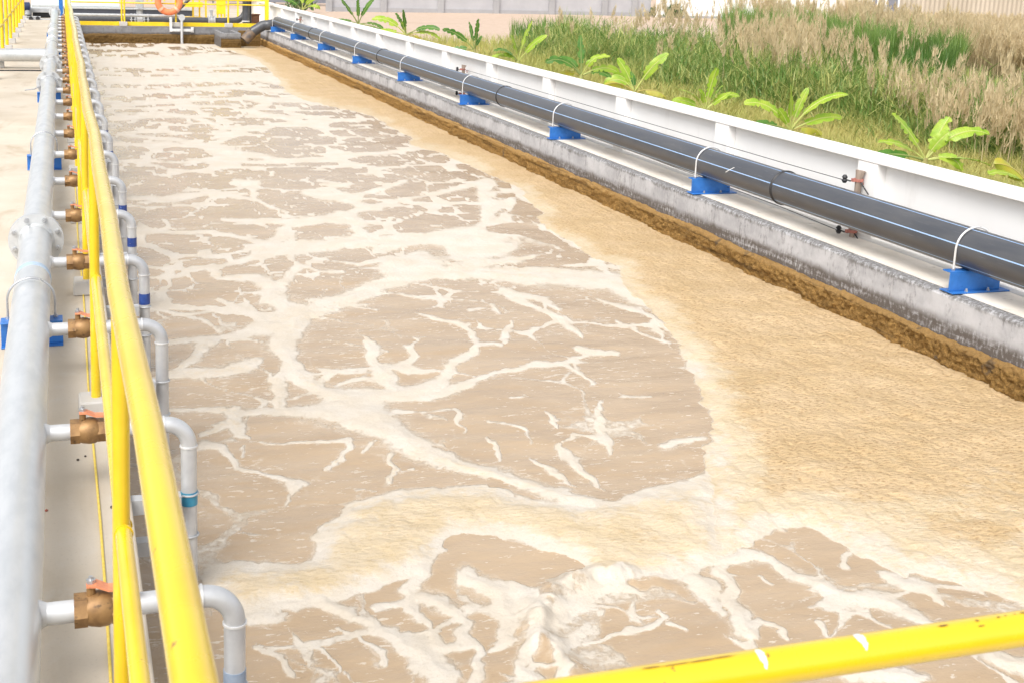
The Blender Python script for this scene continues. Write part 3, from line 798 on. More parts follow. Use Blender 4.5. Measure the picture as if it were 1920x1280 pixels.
for ang in (41, 102, 163, 223, 284, 345):     # co-extruded stripes
    a = math.radians(ang)
    m = MB()
    for j in (-1, 1):
        m.v += []
    n = 40
    vs = []
    for i in range(n + 1):
        y = -0.4 + (Yend - 0.35 + 0.4) * i / n
        for da in (-0.028, 0.028):
            vs.append((PXC + math.cos(a + da) * (PRAD + 0.0008), y, PZC + math.sin(a + da) * (PRAD + 0.0008)))
    fs = [(2 * i, 2 * i + 2, 2 * i + 3, 2 * i + 1) for i in range(n)]
    loc(m.add(vs, fs), hp).build('stripe', MT['hdpe_blue'], hp, smooth=0)
for y in (8.05, 14.3, 20.4, 26.5):                                  # butt-weld beads
    m = MB()
    m.tube([(PXC, y - 0.016, PZC), (PXC, y - 0.007, PZC), (PXC, y, PZC), (PXC, y + 0.007, PZC), (PXC, y + 0.016, PZC)],
           [PRAD + 0.001, PRAD + 0.008, PRAD + 0.004, PRAD + 0.008, PRAD + 0.001], 40, caps=False)
    loc(m, hp).build('weld_bead', MT['black'], hp)
# chalk tick left by the pipe layers
for dy, dz in ((0, 0),):
    a0 = math.radians(150 + 8)
    m = MB()
    vs = []
    for i in range(9):
        t = i / 8
        a = math.radians(150 + 26 * t); y = 8.72 - 0.10 * (1 - t)
        for w in (-0.006, 0.006):
            vs.append((PXC + math.cos(a) * (PRAD + 0.0016), y + w, PZC + math.sin(a) * (PRAD + 0.0016)))
    loc(m.add(vs, [(2 * i, 2 * i + 2, 2 * i + 3, 2 * i + 1) for i in range(8)]), hp).build('chalk_mark', MT['dropping'], hp, smooth=0)

def make_bracket():
    t = empty('pipe_bracket')
    m = MB()
    x0, x1 = 0.0, 0.372
    # a channel on edge: web facing the tank's near end, flanges top and bottom
    m.box(x0, x1, 0.0, 0.010, 0.0101, 0.1249)
    m.box(x0, x1, 0.0, 0.075, 0.125, 0.1335)
    m.build('channel', MT['blue'], t, bevel=0.002)
    MB().box(x0 - 0.004, x1 + 0.045, -0.040, 0.08, 0.0015, 0.010).build('base_plate', MT['blue'], t, bevel=0.002)
    for bx in (0.11, 0.27):
        bb = MB(); bb.tube([(bx, -0.020, 0.010), (bx, -0.020, 0.019)], 0.011, 6); bb.rod((bx, -0.020, 0.019), (bx, -0.020, 0.030), 0.006, 8)
        bb.build('anchor_bolt', MT['steel'], t)
    # U-bolt over the pipe
    cx = PXC - 5.165; cz = PZC
    r = PRAD + 0.007
    p = [(cx - r, 0.035, 0.085), (cx - r, 0.035, cz)] + arc((cx, 0.035, cz), r, PI, 0, 20, (1, 0, 0), (0, 0, 1))[1:] + [(cx + r, 0.035, 0.085)]
    ub = MB().tube(p, 0.0065, 10).build('u_bolt', MT['white_steel'], t)
    for s in (-1, 1):
        nb = MB(); nb.tube([(cx + s * r, 0.035, 0.1115), (cx + s * r, 0.035, 0.1245)], 0.0125, 6)
        nb.tube([(cx + s * r, 0.035, 0.1340), (cx + s * r, 0.035, 0.144)], 0.0125, 6)
        nb.build('nut', MT['steel'], ub)
    return t
ORD = ['first', 'second', 'third', 'fourth', 'fifth', 'sixth', 'seventh', 'eighth', 'ninth', 'tenth', 'eleventh', 'twelfth', 'thirteenth',
       'fourteenth', 'fifteenth', 'sixteenth', 'seventeenth', 'eighteenth', 'nineteenth', 'twentieth', 'twenty-first', 'twenty-second', 'twenty-third', 'twenty-fourth']
br = make_bracket()
by = [5.955 + 3.21 * k for k in range(8)] + [31.25]
for k, y in enumerate(by):
    o = br if k == 0 else copy_tree(br)
    o.location = (5.166, y, 0.006)
    lab = ('blue pipe bracket nearest the camera, its base plate and bolts clearly seen' if k == 0 else
           'last blue pipe bracket beside the downturned end of the black pipe' if k == 8 else
           '%s blue pipe bracket from the camera, under the black pipe' % ORD[k])
    tag(o, lab, 'pipe bracket', 'blue brackets under the black pipe')

# ------------------------------------------------------------------ electric fence stakes and wires behind the pipe
def stake(y, x, top, lean, label, near=True):
    t = empty('fence_stake', (x, y, 0.006))
    tag(t, label, 'fence stake', 'stakes behind the black pipe')
    dx, dy = lean
    m = MB()
    h = top
    m.tube([(0, 0, 0.0), (dx * 0.5, dy * 0.5, h * 0.5), (dx * 0.94, dy * 0.94, h * 0.90), (dx + 0.008, dy, h)], [0.020, 0.022, 0.026, 0.037], 9)
    m.build('post', MT['wood'], t)
    for f in (0.09, 0.86):
        c = Vector((dx * f, dy * f, h * f))
        cl = MB(); cl.ring(c, (dx, dy, h), 0.034, 0.022, 0.02, 14); cl.box(c.x - 0.055, c.x - 0.028, c.y - 0.01, c.y + 0.012, c.z - 0.012, c.z + 0.012)
        cl.tube(arc((c.x + 0.055, c.y, c.z - 0.03), 0.013, 0, 2 * PI, 10, (1, 0, 0), (0, 0, 1)), 0.004, 6)
        o = cl.build('clamp', MT['red'], t)
        ins = MB(); e = c + Vector((-0.075, 0.06, 0.0))
        ins.tube([e + Vector((0, 0.0, -0.03)), e + Vector((0, 0, -0.012)), e, e + Vector((0, 0, 0.012)), e + Vector((0, 0, 0.03))], [0.012, 0.022, 0.012, 0.022, 0.010], 12)
        ins.tube([c + Vector((-0.03, 0, 0)), c + Vector((-0.05, 0.03, -0.012)), e], 0.006, 6)
        ins.build('insulator', MT['black'], t)
        lv = MB(); lv.rod(c + Vector((0.0, -0.02, -0.01)), c + Vector((0.02, -0.10, -0.09)), 0.005, 6)
        if near: lv.build('tail', MT['black'], t)
    return t
stake(7.45, 5.545, 0.50, (-0.012, -0.03), 'weathered fence stake with red clamps leaning behind the near stretch of pipe')
stake(16.6, 5.545, 0.45, (0.0, 0.02), 'small fence stake half hidden behind the middle of the black pipe', False)
stake(29.2, 5.545, 0.50, (0.0, 0.0), 'far fence stake standing behind the pipe end, only its tip showing', False)
def wire(name, pts, label):
    m = MB().tube(pts, 0.0028, 6)
    tag(m.build(name, MT['black']), label, 'wire')
wire('fence_wire', [(5.46, 7.46, 0.425), (5.47, 8.3, 0.418), (5.50, 12.0, 0.41), (5.52, 16.6, 0.40)], 'upper thin dark wire running from the near stake along the white wall')
wire('fence_wire', [(5.46, 7.48, 0.045), (5.50, 8.3, 0.055), (5.55, 12.0, 0.075), (5.50, 16.6, 0.14)], 'lower thin dark wire showing under the black pipe')

# ------------------------------------------------------------------ galvanised air header on the walkway
HX, HZ, HR = -0.182, 0.222, 0.090
hd = empty('air_header', (HX, 16, HZ))
tag(hd, 'long galvanised air header pipe with bolted flanges lying along the walkway', 'pipe')
YH1 = 35.5
loc(MB().tube([(HX, -0.5, HZ), (HX, 8, HZ), (HX, 16, HZ), (HX, 24, HZ), (HX, YH1, HZ)], HR, 40), hd).build('pipe_body', MT['galv'], hd)
def flange(y, parent, lever=False):
    m = MB()
    m.ring((HX, y - 0.014, HZ), (0, 1, 0), 0.158, HR - 0.002, 0.022, 40)
    m.ring((HX, y + 0.014, HZ), (0, 1, 0), 0.158, HR - 0.002, 0.022, 40)
    m.tube([(HX, y - 0.06, HZ), (HX, y - 0.025, HZ)], [HR + 0.001, HR + 0.013], 32, caps=False)
    m.tube([(HX, y + 0.025, HZ), (HX, y + 0.06, HZ)], [HR + 0.013, HR + 0.001], 32, caps=False)
    o = loc(m, hd).build('flange', MT['galv'], hd)
    for k in range(8):
        a = 2 * PI * (k + 0.5) / 8
        cx, cz = HX + math.cos(a) * 0.132, HZ + math.sin(a) * 0.132
        bm_ = MB(); bm_.tube([(cx, y - 0.044, cz), (cx, y - 0.0255, cz)], 0.015, 6); bm_.rod((cx, y - 0.052, cz), (cx, y + 0.052, cz), 0.008, 8)
        bm_.tube([(cx, y + 0.0255, cz), (cx, y + 0.044, cz)], 0.015, 6)
        loc(bm_, hd).build('bolt', MT['steel'], o)
for y in (7.32, 16.35, 19.0, 35.45): flange(y, hd)
lev = MB().tube([(HX - 0.09, 16.28, HZ - 0.02), (HX - 0.18, 16.26, HZ - 0.07), (HX - 0.30, 16.25, HZ - 0.085)], 0.008, 8)
loc(lev, hd).build('lever', MT['steel'], hd)
loc(MB().ring((HX, 6.38, HZ), (0, 1, 0), HR + 0.0022, HR - 0.001, 0.06, 40), hd).build('tape_band', MT['paleblue'], hd)
for y in (24.2, 26.4):
    m = MB().tube([(HX, y - 0.1, HZ), (HX, y - 0.09, HZ), (HX, y + 0.09, HZ), (HX, y + 0.1, HZ)], [HR, HR + 0.018, HR + 0.018, HR], 32, caps=False)
    loc(m, hd).build('coupling', MT['galv'], hd)
# feed pipe joining from the left
cr = 0.105
m = MB().tube([(HX, 20.75, HZ), (-1.0, 20.75, HZ), (-5.5, 20.75, HZ)], cr, 32)
loc(m, hd).build('side_pipe', MT['galv'], hd)
m = MB().tube([(HX, 20.2, HZ), (HX, 20.35, HZ), (HX, 21.15, HZ), (HX, 21.3, HZ)], [HR, HR + 0.03, HR + 0.03, HR], 32, caps=False)
loc(m, hd).build('tee', MT['galv'], hd)

def make_header_support():
    t = empty('pipe_support')
    w0, w1 = -0.145, 0.145
    m = MB()
    m.box(w0, w1, -0.006, 0.006, 0.0081, 0.1219)
    m.build('web', MT['blue'], t, bevel=0.0015)
    MB().box(w0, w1, -0.045, 0.05, 0.0015, 0.008).build('base_plate', MT['blue'], t, bevel=0.0015)
    MB().box(w0, w1, -0.045, 0.05, 0.122, 0.130).build('top_plate', MT['blue'], t, bevel=0.0015)
    r = HR + 0.022
    cz = HZ
    p = [(-r, 0.02, 0.10), (-r, 0.02, cz)] + arc((0, 0.02, cz), r, PI, 0, 20, (1, 0, 0), (0, 0, 1))[1:] + [(r, 0.02, 0.10)]
    ub = MB().tube(p, 0.006, 10).build('u_bolt', MT['steel'], t)
    for s in (-1, 1):
        MB().tube([(s * r, 0.02, 0.1303), (s * r, 0.02, 0.143)], 0.012, 6).build('nut', MT['steel'], ub)
    return t
sp = make_header_support()
ys_ = (5.98, 11.05, 16.1, 22.6, 28.0)
for k, y in enumerate(ys_):
    o = sp if k == 0 else copy_tree(sp)
    o.location = (HX, y, 0)
    tag(o, 'blue steel support under the air header, %s' % ['nearest the camera beside a ball valve', 'second from the camera', 'third from the camera near the lever flange', 'fourth from the camera beyond the side pipe', 'farthest down the walkway'][k],
        'pipe support', 'blue supports under the air header')

# ------------------------------------------------------------------ drop pipes with ball valves
def make_drop(bands):
    t = empty('drop_pipe')
    r = 0.0295
    z = HZ - 0.002
    m = MB().tube([(HX + HR - 0.03, 0, z), (0.0, 0, z)], r, 20)
    m.tube([(HX + HR - 0.012, 0, z), (HX + HR + 0.012, 0, z)], [r + 0.012, r], 20, caps=False)
    m.build('stub', MT['galv_drop'], t)
    v = MB()
    x = 0.0
    v.tube([(x - 0.012, 0, z), (x + 0.022, 0, z)], 0.0445, 6)
    v.tube([(x + 0.020, 0, z), (x + 0.030, 0, z), (x + 0.052, 0, z), (x + 0.075, 0, z), (x + 0.085, 0, z)], [0.040, 0.044, 0.048, 0.046, 0.040], 20)
    v.tube([(x + 0.082, 0, z), (x + 0.110, 0, z)], 0.043, 6)
    v.tube([(x + 0.032, 0, z + 0.04), (x + 0.032, 0, z + 0.066)], 0.012, 10)
    vo = v.build('ball_valve', MT['brass'], t, smooth=30)
    h = MB()
    pth = [(x + 0.020, 0.0, z + 0.068), (x + 0.045, -0.004, z + 0.070), (x + 0.075, -0.010, z + 0.058), (x + 0.150, -0.018, z + 0.056)]
    vs = []
    for (px, py, pz), w in zip(pth, (0.016, 0.020, 0.018, 0.017)):
        vs += [(px, py - w, pz), (px, py + w, pz), (px, py + w, pz + 0.006), (px, py - w, pz + 0.006)]
    fs = []
    for i in range(3):
        a = 4 * i
        for j in range(4):
            fs.append((a + j, a + 4 + j, a + 4 + (j + 1) % 4, a + (j + 1) % 4))
    fs += [(0, 1, 2, 3), (15, 14, 13, 12)]
    h.add(vs, fs)
    h.build('handle', MT['orange'], vo, smooth=0)
    nb = MB().tube([(x + 0.032, 0, z + 0.0755), (x + 0.032, 0, z + 0.085)], 0.0125, 6)
    nb.tube([(x + 0.032, 0, z + 0.085), (x + 0.032, 0, z + 0.093)], 0.006, 8)
    nb.build('handle_nut', MT['steel'], vo)
    R_ = 0.085; xe = 0.405
    path = [(0.10, 0, z), (xe - R_ - 0.03, 0, z)] + arc((xe - R_, 0, z - R_), R_, PI / 2, 0, 12, (1, 0, 0), (0, 0, 1)) + [(xe, 0, z - R_ - 0.05), (xe, 0, -1.3)]
    MB().tube(path, r, 20).build('pipe', MT['galv_drop'], t)
    MB().ring((xe, 0, z - R_ - 0.004), (0, 0, 1), r + 0.0035, r - 0.001, 0.006, 20).build('weld_seam', MT['white_steel'], t)
    MB().ring((xe - R_ - 0.004, 0, z), (1, 0, 0), r + 0.0035, r - 0.001, 0.006, 20).build('weld_seam', MT['white_steel'], t)
    # clamp with two bolts at the start of the bend
    c = MB(); cx = xe - R_ - 0.05
    c.ring((cx, 0, z), (1, 0, 0), r + 0.006, r + 0.0008, 0.03, 20)
    c.box(cx - 0.016, cx + 0.016, -0.012, 0.012, z + r + 0.004, z + r + 0.03)
    c.rod((cx, -0.022, z + r + 0.018), (cx, 0.022, z + r + 0.018), 0.006, 8)
    c.rod((cx + 0.008, 0.03, z + r - 0.004), (cx + 0.008, 0.03, z + r + 0.05), 0.005, 8)
    c.build('clamp', MT['steel'], t)
    # brackets holding the pipe off the tank wall
    for zb in (-0.035, -0.20):
        k = MB()
        k.box(0.1915, xe - r - 0.006, -0.085, -0.035, zb + 0.0001, zb + 0.006)
        k.box(0.1915, xe - r - 0.006, -0.085, -0.079, zb - 0.05, zb)
        k.box(0.1915, xe - r - 0.006, -0.041, -0.035, zb - 0.05, zb)
        k.tube([(xe - r - 0.02, -0.036, zb - 0.02)] + arc((xe, 0, zb - 0.02), r + 0.004, -PI * 0.75, PI * 0.75, 12, (1, 0, 0), (0, 1, 0)), 0.004, 6)
        k.build('wall_bracket', MT['greypaint'], t)
    for zc, hh, mt in bands:
        MB().ring((xe, 0, zc), (0, 0, 1), r + 0.0018, r - 0.001, hh, 20).build('tape_band', mt, t)
    return t
Y0, SP = 2.998, 1.2495
bandspec = {0: [(-0.035, 0.055, MT['greyblue'])], 1: [(-0.072, 0.052, MT['teal'])], 3: [(-0.008, 0.062, MT['navy'])], 4: [(0.03, 0.06, MT['navy'])], 5: [(0.0, 0.055, MT['navy'])],
            7: [(0.02, 0.06, MT['navy'])], 8: [(0.045, 0.05, MT['navy'])]}
bandlab = {0: 'with a faded blue band', 1: 'with a teal tape band', 3: 'with a navy marked band', 4: 'with a navy band', 5: 'with a navy band', 7: 'with a dark navy band', 8: 'with a short navy band'}
protos = {}
NDROP = 25
for k in range(NDROP):
    bs = bandspec.get(k)
    if bs is None:
        if 'plain' not in protos:
            protos['plain'] = make_drop([]); o = protos['plain']
        else: o = copy_tree(protos['plain'])
    else:
        # same pipe with its own tape band
        if 'plain' not in protos and k > 0:
            o = make_drop(bs)
        else:
            o = make_drop(bs)
    o.location = (0, Y0 + SP * k, 0)
    if k == 0: lab = 'galvanised drop pipe nearest the camera, with its brass ball valve and faded blue band'
    elif k < 13: lab = '%s galvanised drop pipe from the camera %s' % (ORD[k], bandlab.get(k, 'with brass ball valve and bare bend'))
    elif k == NDROP - 1: lab = 'last galvanised drop pipe at the far end of the air header'
    else: lab = '%s galvanised drop pipe counted from the far end of the row' % ORD[NDROP - 1 - k]
    tag(o, lab, 'drop pipe', 'galvanised drop pipes along the tank edge')

# ------------------------------------------------------------------ yellow guard rail along the tank edge
RX = 0.108
ZT, ZM = 1.181, 0.588
gr = empty('guard_rail', (RX, 16, 0))
tag(gr, 'long yellow tubular guard rail with posts running down the tank edge', 'railing')
def wob(y): return 0.004 * math.sin(y * 1.7) + 0.003 * math.sin(y * 4.1)
ysr = [0.98 + 0.8 * i for i in range(41)]
loc(MB().tube([(RX + wob(y), y, ZT + 0.6 * wob(y + 2)) for y in ysr], 0.0245, 24), gr).build('top_rail', MT['yellow'], gr)
posts = [2.683] + [4.978 + 1.92 * k for k in range(15)]
for k, y in enumerate(posts):
    px = RX - 0.014
    loc(MB().tube([(px, y, 0.075), (px + 0.006, y, 0.6), (px + 0.014, y, ZT - 0.012)], 0.0205, 20), gr).build('post', MT['yellow'], gr)
    bl = MB().box(px - 0.075, px + 0.085, y - 0.075, y + 0.075, 0.0005, 0.080, top=0.94)
    loc(bl, gr).build('base_block', MT['block'], gr, bevel=0.008)
    y2 = posts[k + 1] if k + 1 < len(posts) else 33.2
    for yy in (y - 0.021, y + 0.021):
        loc(MB().ring((px + 0.010, yy, ZM), (0, 1, 0), 0.0225, 0.018, 0.006, 20), gr).build('weld_bead', MT['yellow'], gr)
    loc(MB().tube([(px + 0.010, y + 0.012, ZM), (px + 0.010, y2 - 0.012, ZM)], 0.0195, 20), gr).build('mid_rail', MT['yellow'], gr)
loc(MB().tube([(RX - 0.004, 1.0, ZM), (RX - 0.004, 2.671, ZM)], 0.0195, 20), gr).build('mid_rail', MT['yellow'], gr)
loc(MB().tube([(RX - 0.008, 1.05, 0.0), (RX, 1.05, ZT - 0.012)], 0.0205, 20), gr).build('post', MT['yellow'], gr)

# rail crossing in front of the camera
fr = empty('guard_rail', (0.9, 1.0, ZT))
tag(fr, 'yellow tubular rail crossing the foreground with chipped paint and white droppings', 'railing')
RR = 0.0195
loc(MB().tube([(0.19, 1.003, ZT), (0.6, 1.003, ZT), (1.2, 1.003, ZT), (5.1, 1.003, ZT)], RR, 32), fr).build('top_rail', MT['yellow'], fr)
loc(MB().tube([(0.19, 1.003, ZM), (5.1, 1.003, ZM)], RR, 20), fr).build('mid_rail', MT['yellow'], fr)
for x in (0.21, 2.1, 4.0):
    loc(MB().tube([(x, 1.003, -0.01), (x, 1.003, ZT - 0.012)], 0.0195, 20), fr).build('post', MT['yellow'], fr)
def patch(x0, x1, a0, a1, mat, name, taper=0.0, rag=0.25, seed=0):
    rnd = random.Random(seed)
    n = 10
    vs = []
    for i in range(n + 1):
        t = i / n
        a = math.radians(a0 + (a1 - a0) * t)
        w = (x1 - x0) / 2 * (1 - taper * t) * (math.sin(PI * min(max(t, 0.06), 0.94)) ** 0.4) * (1 + rag * (rnd.random() - 0.5))
        cx = (x0 + x1) / 2 + (rnd.random() - 0.5) * rag * 0.3 * (x1 - x0)
        for s in (-1, -0.33, 0.33, 1):
            vs.append((cx + s * w, 1.003 - math.cos(a) * (RR + 0.0007), ZT + math.sin(a) * (RR + 0.0007)))
    fs = []
    for i in range(n):
        for j in range(3): fs.append((4 * i + j, 4 * i + j + 1, 4 * i + j + 5, 4 * i + j + 4))
    loc(MB().add(vs, fs), fr).build(name, mat, fr, smooth=0)
# angle 0 faces the camera side, 90 is the top of the tube
def rx(x, y): return at(x, y, Z=ZT).x
patch(rx(1402, 1245), rx(1422, 1245), 100, 30, MT['dropping'], 'dropping', 0.6, 0.35, 1)
patch(rx(1584, 1215), rx(1610, 1215), 108, 40, MT['dropping'], 'dropping', 0.75, 0.35, 2)
for i, (x, y, w, h, a) in enumerate([(1745, 1187, 18, 6, 84), (1808, 1178, 8, 6, 84), (1848, 1172, 10, 4, 86), (1862, 1170, 5, 3, 88), (1880, 1167, 5, 3, 90), (1897, 1165, 15, 4, 90),
                                     (1250, 1260, 60, 3, 86), (1300, 1254, 44, 4, 86), (1340, 1249, 40, 4, 88), (1205, 1265, 40, 4, 88), (1126, 1260, 8, 6, 118), (1150, 1256, 10, 4, 118), (1848, 1208, 12, 3, 62)]):
    X_ = rx(x, y); wm = w * 0.00062
    patch(X_ - wm / 2, X_ + wm / 2, a - h * 0.7, a + h * 0.7, MT['rust'], 'paint_chip', 0, 0.8, 10 + i)

# thin cord lying along the walkway
cy_ = [2.2 + 0.35 * i for i in range(24)]
tag(MB().tube([(0.076 - 0.0016 * (y - 3) + 0.004 * math.sin(y * 2.1), y, 0.006) for y in cy_], 0.0045, 8).build('cord', MT['cord']),
    'thin yellow cord lying along the walkway under the brass valves', 'cord')
for x, y, r_, mt, lab in [(210, 950, 0.006, 'pebble', 'dark round pebble on the walkway beside the near yellow post'), (146, 861, 0.005, 'pebble', 'dark grit by the near ball valve, larger of two specks'),
                          (160, 854, 0.004, 'pebble', 'small flat dark speck just right of the larger grit'), (87, 956, 0.005, 'pebble_red', 'small reddish pebble next to the galvanised header')]:
    p = at(x, y, Z=0.003)
    m = MB().tube([(p.x, p.y, 0.0), (p.x, p.y, r_ * 0.5), (p.x, p.y, r_ * 1.1), (p.x, p.y, r_ * 1.5)], [r_ * 0.8, r_ * 1.2, r_, r_ * 0.3], 9)
    tag(m.build('pebble', MT[mt]), lab, 'pebble')

# ------------------------------------------------------------------ railing on the far left
lr = empty('guard_rail', (-1.02, 27, 0))
tag(lr, 'yellow railing with close posts at the left edge of the walkway', 'railing')
for k in range(-1, 9):
    y = 20.9 + 1.86 * k
    loc(MB().tube([(-1.02, y, 0.08), (-1.02, y, 1.16)], 0.032, 14), lr).build('post', MT['yellow_plain'], lr)
    loc(MB().box(-1.10, -0.92, y - 0.09, y + 0.09, 0.0005, 0.10, top=0.94), lr).build('base_block', MT['block'], lr, bevel=0.008)
for z, n in ((1.17, 'top_rail'), (0.60, 'mid_rail')):
    loc(MB().tube([(-1.02, 14, z), (-1.02, 36.2, z)], 0.026, 14), lr).build(n, MT['yellow_plain'], lr)

tag(MB().tube([(-1.0, 20.32, 0.012), (-0.32, 20.32, 0.012)], 0.010, 8).build('bar', MT['black']), 'dark cable lying across the walkway in front of the side pipe', 'bar')  # thin dark round bar laid on the floor
# ------------------------------------------------------------------ equipment at the far end
YF = 33.28
def fx(x, y, Y): return at(x, y, Y=Y)
far = empty('guard_rail', (2.5, YF, 0))
tag(far, 'yellow railing with toe board across the far end of the tank', 'railing')
fp = [fx(231, 42, YF).x, fx(330, 45, YF).x, fx(428, 47, YF).x]
for k, x in enumerate(fp):
    for dx in ((-0.035, 0.035) if k == 0 else (0,)):
        loc(MB().tube([(x + dx, YF, 0.07), (x + dx, YF, 1.15)], 0.024, 12), far).build('post', MT['yellow_plain'], far)
    loc(MB().box(x - 0.10, x + 0.10, YF - 0.16, YF + 0.02, 0.0008, 0.11), far).build('base_block', MT['block'], far, bevel=0.008)
xq = fx(500, 40, YF).x
loc(MB().box(xq - 0.05, xq + 0.05, YF - 0.05, YF + 0.05, 0.0008, 1.25), far).build('post', MT['yellow_plain'], far, bevel=0.006)
for z, n in ((1.16, 'top_rail'), (0.60, 'mid_rail'), (0.72, 'mid_rail')):
    loc(MB().tube([(0.2, YF, z), (xq, YF, z)], 0.018, 12), far).build(n, MT['yellow_plain'], far)
loc(MB().box(0.22, xq - 0.06, YF + 0.03, YF + 0.05, 0.001, 0.105), far).build('toe_board', MT['yellow_plain'], far)

# dark delivery pipe behind the far railing
YP = 34.3
za = fx(250, 37, YP).z
def fpx(x, Y=YP): return fx(x, 37, Y).x
bp = empty('dark_pipe', (2.0, YP, za))
tag(bp, 'dark plastic pipe with valve and bolted joint lying behind the far railing', 'pipe')
xr = fpx(437)
loc(MB().tube([(fpx(128), YP, za), (fpx(260), YP, za), (xr, YP, za)], 0.085, 20), bp).build('pipe_body', MT['hdpe'], bp)
pth = [Vector((xr, YP, za))] + arc((xr, YP, za + 0.36), 0.36, -PI / 2, 0, 10, (1, 0, 0), (0, 0, 1))[1:] + [Vector((xr + 0.36, YP, za + 1.3))]
loc(MB().tube(pth, 0.088, 20), bp).build('elbow', MT['hdpe'], bp)
for cx in (fpx(246), fpx(253), fpx(270), fpx(277)):
    m = MB().ring((cx, YP, za), (1, 0, 0), 0.16, 0.08, 0.03, 24)
    o = loc(m, bp).build('flange', MT['greypaint'], bp)
    for k in range(8):
        a = 2 * PI * k / 8
        loc(MB().rod((cx - 0.04, YP + math.cos(a) * 0.13, za + math.sin(a) * 0.13), (cx + 0.04, YP + math.cos(a) * 0.13, za + math.sin(a) * 0.13), 0.013, 6), bp).build('bolt', MT['steel'], o)
cx = fpx(262)
m = MB().tube([(fpx(255), YP, za), (fpx(257), YP, za), (fpx(267), YP, za), (fpx(269), YP, za)], [0.10, 0.14, 0.14, 0.10], 20)
m.tube([(cx, YP, za + 0.1), (cx, YP, za + 0.30)], 0.085, 16)
loc(m, bp).build('valve_body', MT['greypaint'], bp)
m = MB().box(cx - 0.10, cx + 0.10, YP - 0.10, YP + 0.10, za + 0.30, za + 0.85)
m.box(cx - 0.13, cx + 0.13, YP - 0.13, YP + 0.13, za + 0.27, za + 0.30)
loc(m, bp).build('actuator', MT['greypaint'], bp, bevel=0.02)
for cx in (fpx(391), fpx(396.5), fpx(402)):
    o = loc(MB().ring((cx, YP, za), (1, 0, 0), 0.145, 0.08, 0.03, 24), bp).build('flange', MT['greypaint'], bp)
loc(MB().tube([(fpx(391), YP, za), (fpx(402), YP, za)], 0.1, 16), bp).build('joint_sleeve', MT['steel'], bp)
loc(MB().tube([(fpx(396.5), YP, za + 0.1), (fpx(396.5), YP, za + 0.26)], 0.035, 10).box(fpx(396.5) - 0.06, fpx(396.5) + 0.06, YP - 0.03, YP + 0.03, za + 0.26, za + 0.29), bp).build('valve_stem', MT['greypaint'], bp)

# grey riser dropping to the tank corner
YR = 33.42
x0 = fx(461, 40, YR).x
m = MB().tube([(x0 - 0.75, YR + 0.25, 1.06), (x0 - 0.35, YR + 0.1, 1.05)] + [Vector((x0 - 0.28, YR + 0.02, 0.77)) + (Vector((1, 0, 0)) * math.cos(a) + Vector((0, 0, 1)) * math.sin(a)) * 0.28 for a in [PI / 2 - PI / 2 * i / 8 for i in range(9)]] + [(x0, YR, 0.4), (x0, YR, 0.0)], 0.095, 20)
rz_ = m.build('riser_pipe', MT['hdpe'])
tag(rz_, 'dark vertical pipe with a bend at its top standing in the far right corner', 'pipe')
MB().ring((x0, YR, 0.16), (0, 0, 1), 0.11, 0.094, 0.03, 20).build('clamp', MT['white_steel'], rz_)
m = MB().tube([(x0 + 0.17, YR + 0.5, 0.0), (x0 + 0.17, YR + 0.5, 1.6)], 0.06, 14)
tag(m.build('riser_pipe', MT['black']), 'thin black upright pipe just behind the bent dark riser', 'pipe')
p = fx(477, 38, 34.6)
m = MB().box(p.x - 0.13, p.x + 0.13, 34.5, 34.7, 0.0, p.z + 0.14); m.box(p.x - 0.16, p.x + 0.16, 34.47, 34.73, p.z + 0.1405, p.z + 0.17)
tag(m.build('junction_box', MT['brownbox'], bevel=0.01), 'brown cabinet behind the yellow corner post at the far end', 'cabinet')

# grey sampling pipe crossing to the tank and dropping into the water
YS = 33.06
z_s = fx(250, 29.5, 33.7).z
xs = fx(340, 33, YS).x
sp_ = empty('drain_pipe', (xs, YS, z_s))
tag(sp_, 'pale grey pipe along the far wall that drops straight into the tank', 'pipe')
loc(MB().tube([(fx(133, 29, 33.7).x, 33.7, z_s), (xs - 0.05, 33.7, z_s), (xs, 33.5, z_s), (xs, YS - 0.08, z_s)], 0.04, 16), sp_).build('pipe', MT['galv_drop'], sp_)
loc(MB().tube([(xs, YS - 0.11, z_s + 0.03), (xs, YS - 0.11, -0.1), (xs, YS - 0.11, -0.8)], 0.036, 16), sp_).build('down_pipe', MT['galv_drop'], sp_)
loc(MB().ring((xs, YS - 0.12, z_s), (0, 1, 0), 0.085, 0.001, 0.05, 20), sp_).build('tee_cap', MT['galv_drop'], sp_)
wa, wb_, wz = fx(320, 57, YS).x, fx(361, 57, YS).x, fx(340, 57, YS).z
m = MB().box(wa, wb_, YS - 0.075, YS - 0.03, wz - 0.035, wz + 0.035)
m.box(wa - 0.03, wa + 0.04, YS - 0.029, YS + 0.03, wz - 0.05, z_s); m.box(wb_ - 0.04, wb_ + 0.03, YS - 0.029, YS + 0.03, wz - 0.06, wz + 0.08)
loc(m, sp_).build('wall_bracket', MT['white_steel'], sp_, bevel=0.004)

